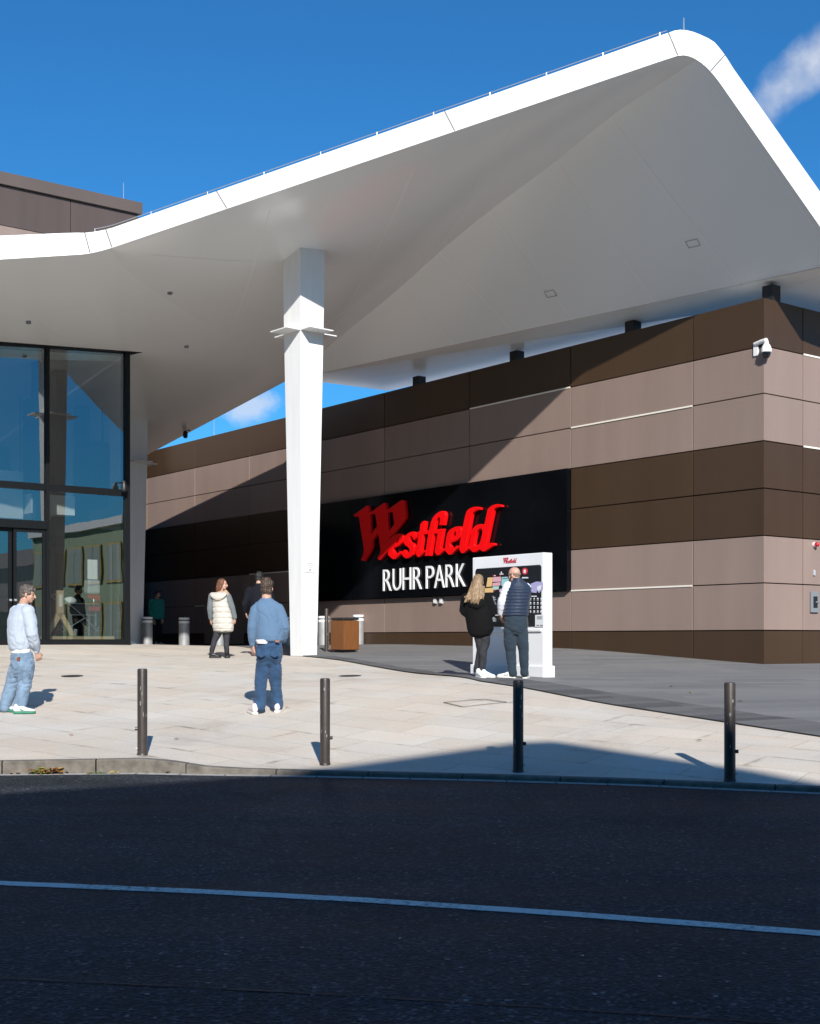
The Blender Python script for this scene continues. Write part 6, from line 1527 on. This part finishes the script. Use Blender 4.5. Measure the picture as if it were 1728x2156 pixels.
for i in range(12):
    for z in (1., 4.2):
        w = MB(); w.obox(V(-30+i*5, yb+.02, z), V(2.6,0,0), V(0,.06,0), V(0,0,1.9)); w.build('window', m_gloss, sh, 0)
sun = bpy.data.lights.new('sun', 'SUN'); sun.energy = SUN_E; sun.angle = R(.5); sun.color = (1, .955, .89)
so = bpy.data.objects.new('sun', sun); COL.objects.link(so); so.rotation_euler = L.to_track_quat('-Z', 'Y').to_euler()
w = bpy.data.worlds.new('World'); sc.world = w; w.use_nodes = True; nt = w.node_tree
bg = nt.nodes['Background']; sky = nt.nodes.new('ShaderNodeTexSky'); sky.sky_type = 'NISHITA'; sky.sun_disc = False
sky.sun_elevation = EL; sky.sun_rotation = math.atan2(-L.x, -L.y); sky.altitude = 200; sky.air_density = 1.0; sky.dust_density = SKY_DUST; sky.ozone_density = SKY_OZ
bg.inputs['Strength'].default_value = SKY_S
# thin clouds: soft noise patches in two parts of the sky
tc = nt.nodes.new('ShaderNodeTexCoord')
def cloud_mask(center, rx, ry, rot, scale, lo, hi):
    c = Vector(center).normalized(); r_ = c.cross(Vector((0,0,1))).normalized(); u_ = r_.cross(c)
    a = r_*math.cos(rot)+u_*math.sin(rot); b_ = u_*math.cos(rot)-r_*math.sin(rot)
    outs = []
    for ax, rad in ((a, rx), (b_, ry)):
        d = nt.nodes.new('ShaderNodeVectorMath'); d.operation = 'DOT_PRODUCT'; d.inputs[1].default_value = ax/rad; nt.links.new(tc.outputs['Generated'], d.inputs[0])
        s_ = nt.nodes.new('ShaderNodeMath'); s_.operation = 'POWER'; s_.inputs[1].default_value = 2; nt.links.new(d.outputs['Value'], s_.inputs[0]); outs.append(s_)
    ad = nt.nodes.new('ShaderNodeMath'); ad.operation = 'ADD'; nt.links.new(outs[0].outputs[0], ad.inputs[0]); nt.links.new(outs[1].outputs[0], ad.inputs[1])
    n = nt.nodes.new('ShaderNodeTexNoise'); n.inputs['Scale'].default_value = scale; n.inputs['Detail'].default_value = 8; n.inputs['Roughness'].default_value = .55; nt.links.new(tc.outputs['Generated'], n.inputs['Vector'])
    sb = nt.nodes.new('ShaderNodeMath'); sb.operation = 'MULTIPLY_ADD'; sb.inputs[1].default_value = 2.6; nt.links.new(n.outputs['Fac'], sb.inputs[0])
    ng = nt.nodes.new('ShaderNodeMath'); ng.operation = 'MULTIPLY'; ng.inputs[1].default_value = -1; nt.links.new(ad.outputs[0], ng.inputs[0]); nt.links.new(ng.outputs[0], sb.inputs[2])
    mr = nt.nodes.new('ShaderNodeMapRange'); mr.interpolation_type = 'SMOOTHSTEP'; mr.inputs['From Min'].default_value = lo; mr.inputs['From Max'].default_value = hi; nt.links.new(sb.outputs[0], mr.inputs[0])
    # only the half of the sky in front
    fr = nt.nodes.new('ShaderNodeVectorMath'); fr.operation = 'DOT_PRODUCT'; fr.inputs[1].default_value = c; nt.links.new(tc.outputs['Generated'], fr.inputs[0])
    gt = nt.nodes.new('ShaderNodeMath'); gt.operation = 'GREATER_THAN'; gt.inputs[1].default_value = .5; nt.links.new(fr.outputs['Value'], gt.inputs[0])
    mu = nt.nodes.new('ShaderNodeMath'); mu.operation = 'MULTIPLY'; nt.links.new(mr.outputs[0], mu.inputs[0]); nt.links.new(gt.outputs[0], mu.inputs[1])
    return mu
def dirpx(px, py): return ((px-CX)/F, 1, (HY-py)/F)
tint = nt.nodes.new('ShaderNodeMix'); tint.data_type = 'RGBA'; tint.blend_type = 'MULTIPLY'; tint.inputs['Factor'].default_value = 1; tint.inputs[7].default_value = (*SKY_T, 1)
nt.links.new(sky.outputs['Color'], tint.inputs[6]); last = tint.outputs[2]
for args, amt in (((dirpx(1742, 104), .08, .0255, R(40), 15., .55, 1.6), .88), ((dirpx(530, 850), .03, .02, R(20), 26., .7, 1.5), .6), ((dirpx(2600, 500), .3, .12, .3, 6., .7, 2.), .5)):
    mk = cloud_mask(*args); am = nt.nodes.new('ShaderNodeMath'); am.operation = 'MULTIPLY'; am.inputs[1].default_value = amt; nt.links.new(mk.outputs[0], am.inputs[0])
    mx = nt.nodes.new('ShaderNodeMix'); mx.data_type = 'RGBA'; mx.inputs[7].default_value = CLOUD; nt.links.new(am.outputs[0], mx.inputs['Factor']); nt.links.new(last, mx.inputs[6]); last = mx.outputs[2]
nt.links.new(last, bg.inputs['Color'])
cam = bpy.data.cameras.new('camera'); co = bpy.data.objects.new('camera', cam); COL.objects.link(co); sc.camera = co
co.location = (0, 0, CZ); co.rotation_euler = (R(90), 0, 0); cam.sensor_fit = 'HORIZONTAL'; cam.sensor_width = 36; cam.lens = 36*F/1728; cam.shift_y = 267/1728; cam.clip_end = 6000; cam.clip_start = .1
vs_ = sc.view_settings; vs_.view_transform = 'Standard'; vs_.look = 'None'; vs_.gamma = 1; vs_.exposure = EXPO
try: vs_.use_curve_mapping = False
except Exception: pass
sc.cycles.max_bounces = 10; sc.cycles.diffuse_bounces = 6; sc.cycles.glossy_bounces = 5; sc.cycles.transparent_max_bounces = 16
sc.cycles.caustics_reflective = False; sc.cycles.caustics_refractive = False
try: sc.cycles.use_denoising = True
except Exception: pass
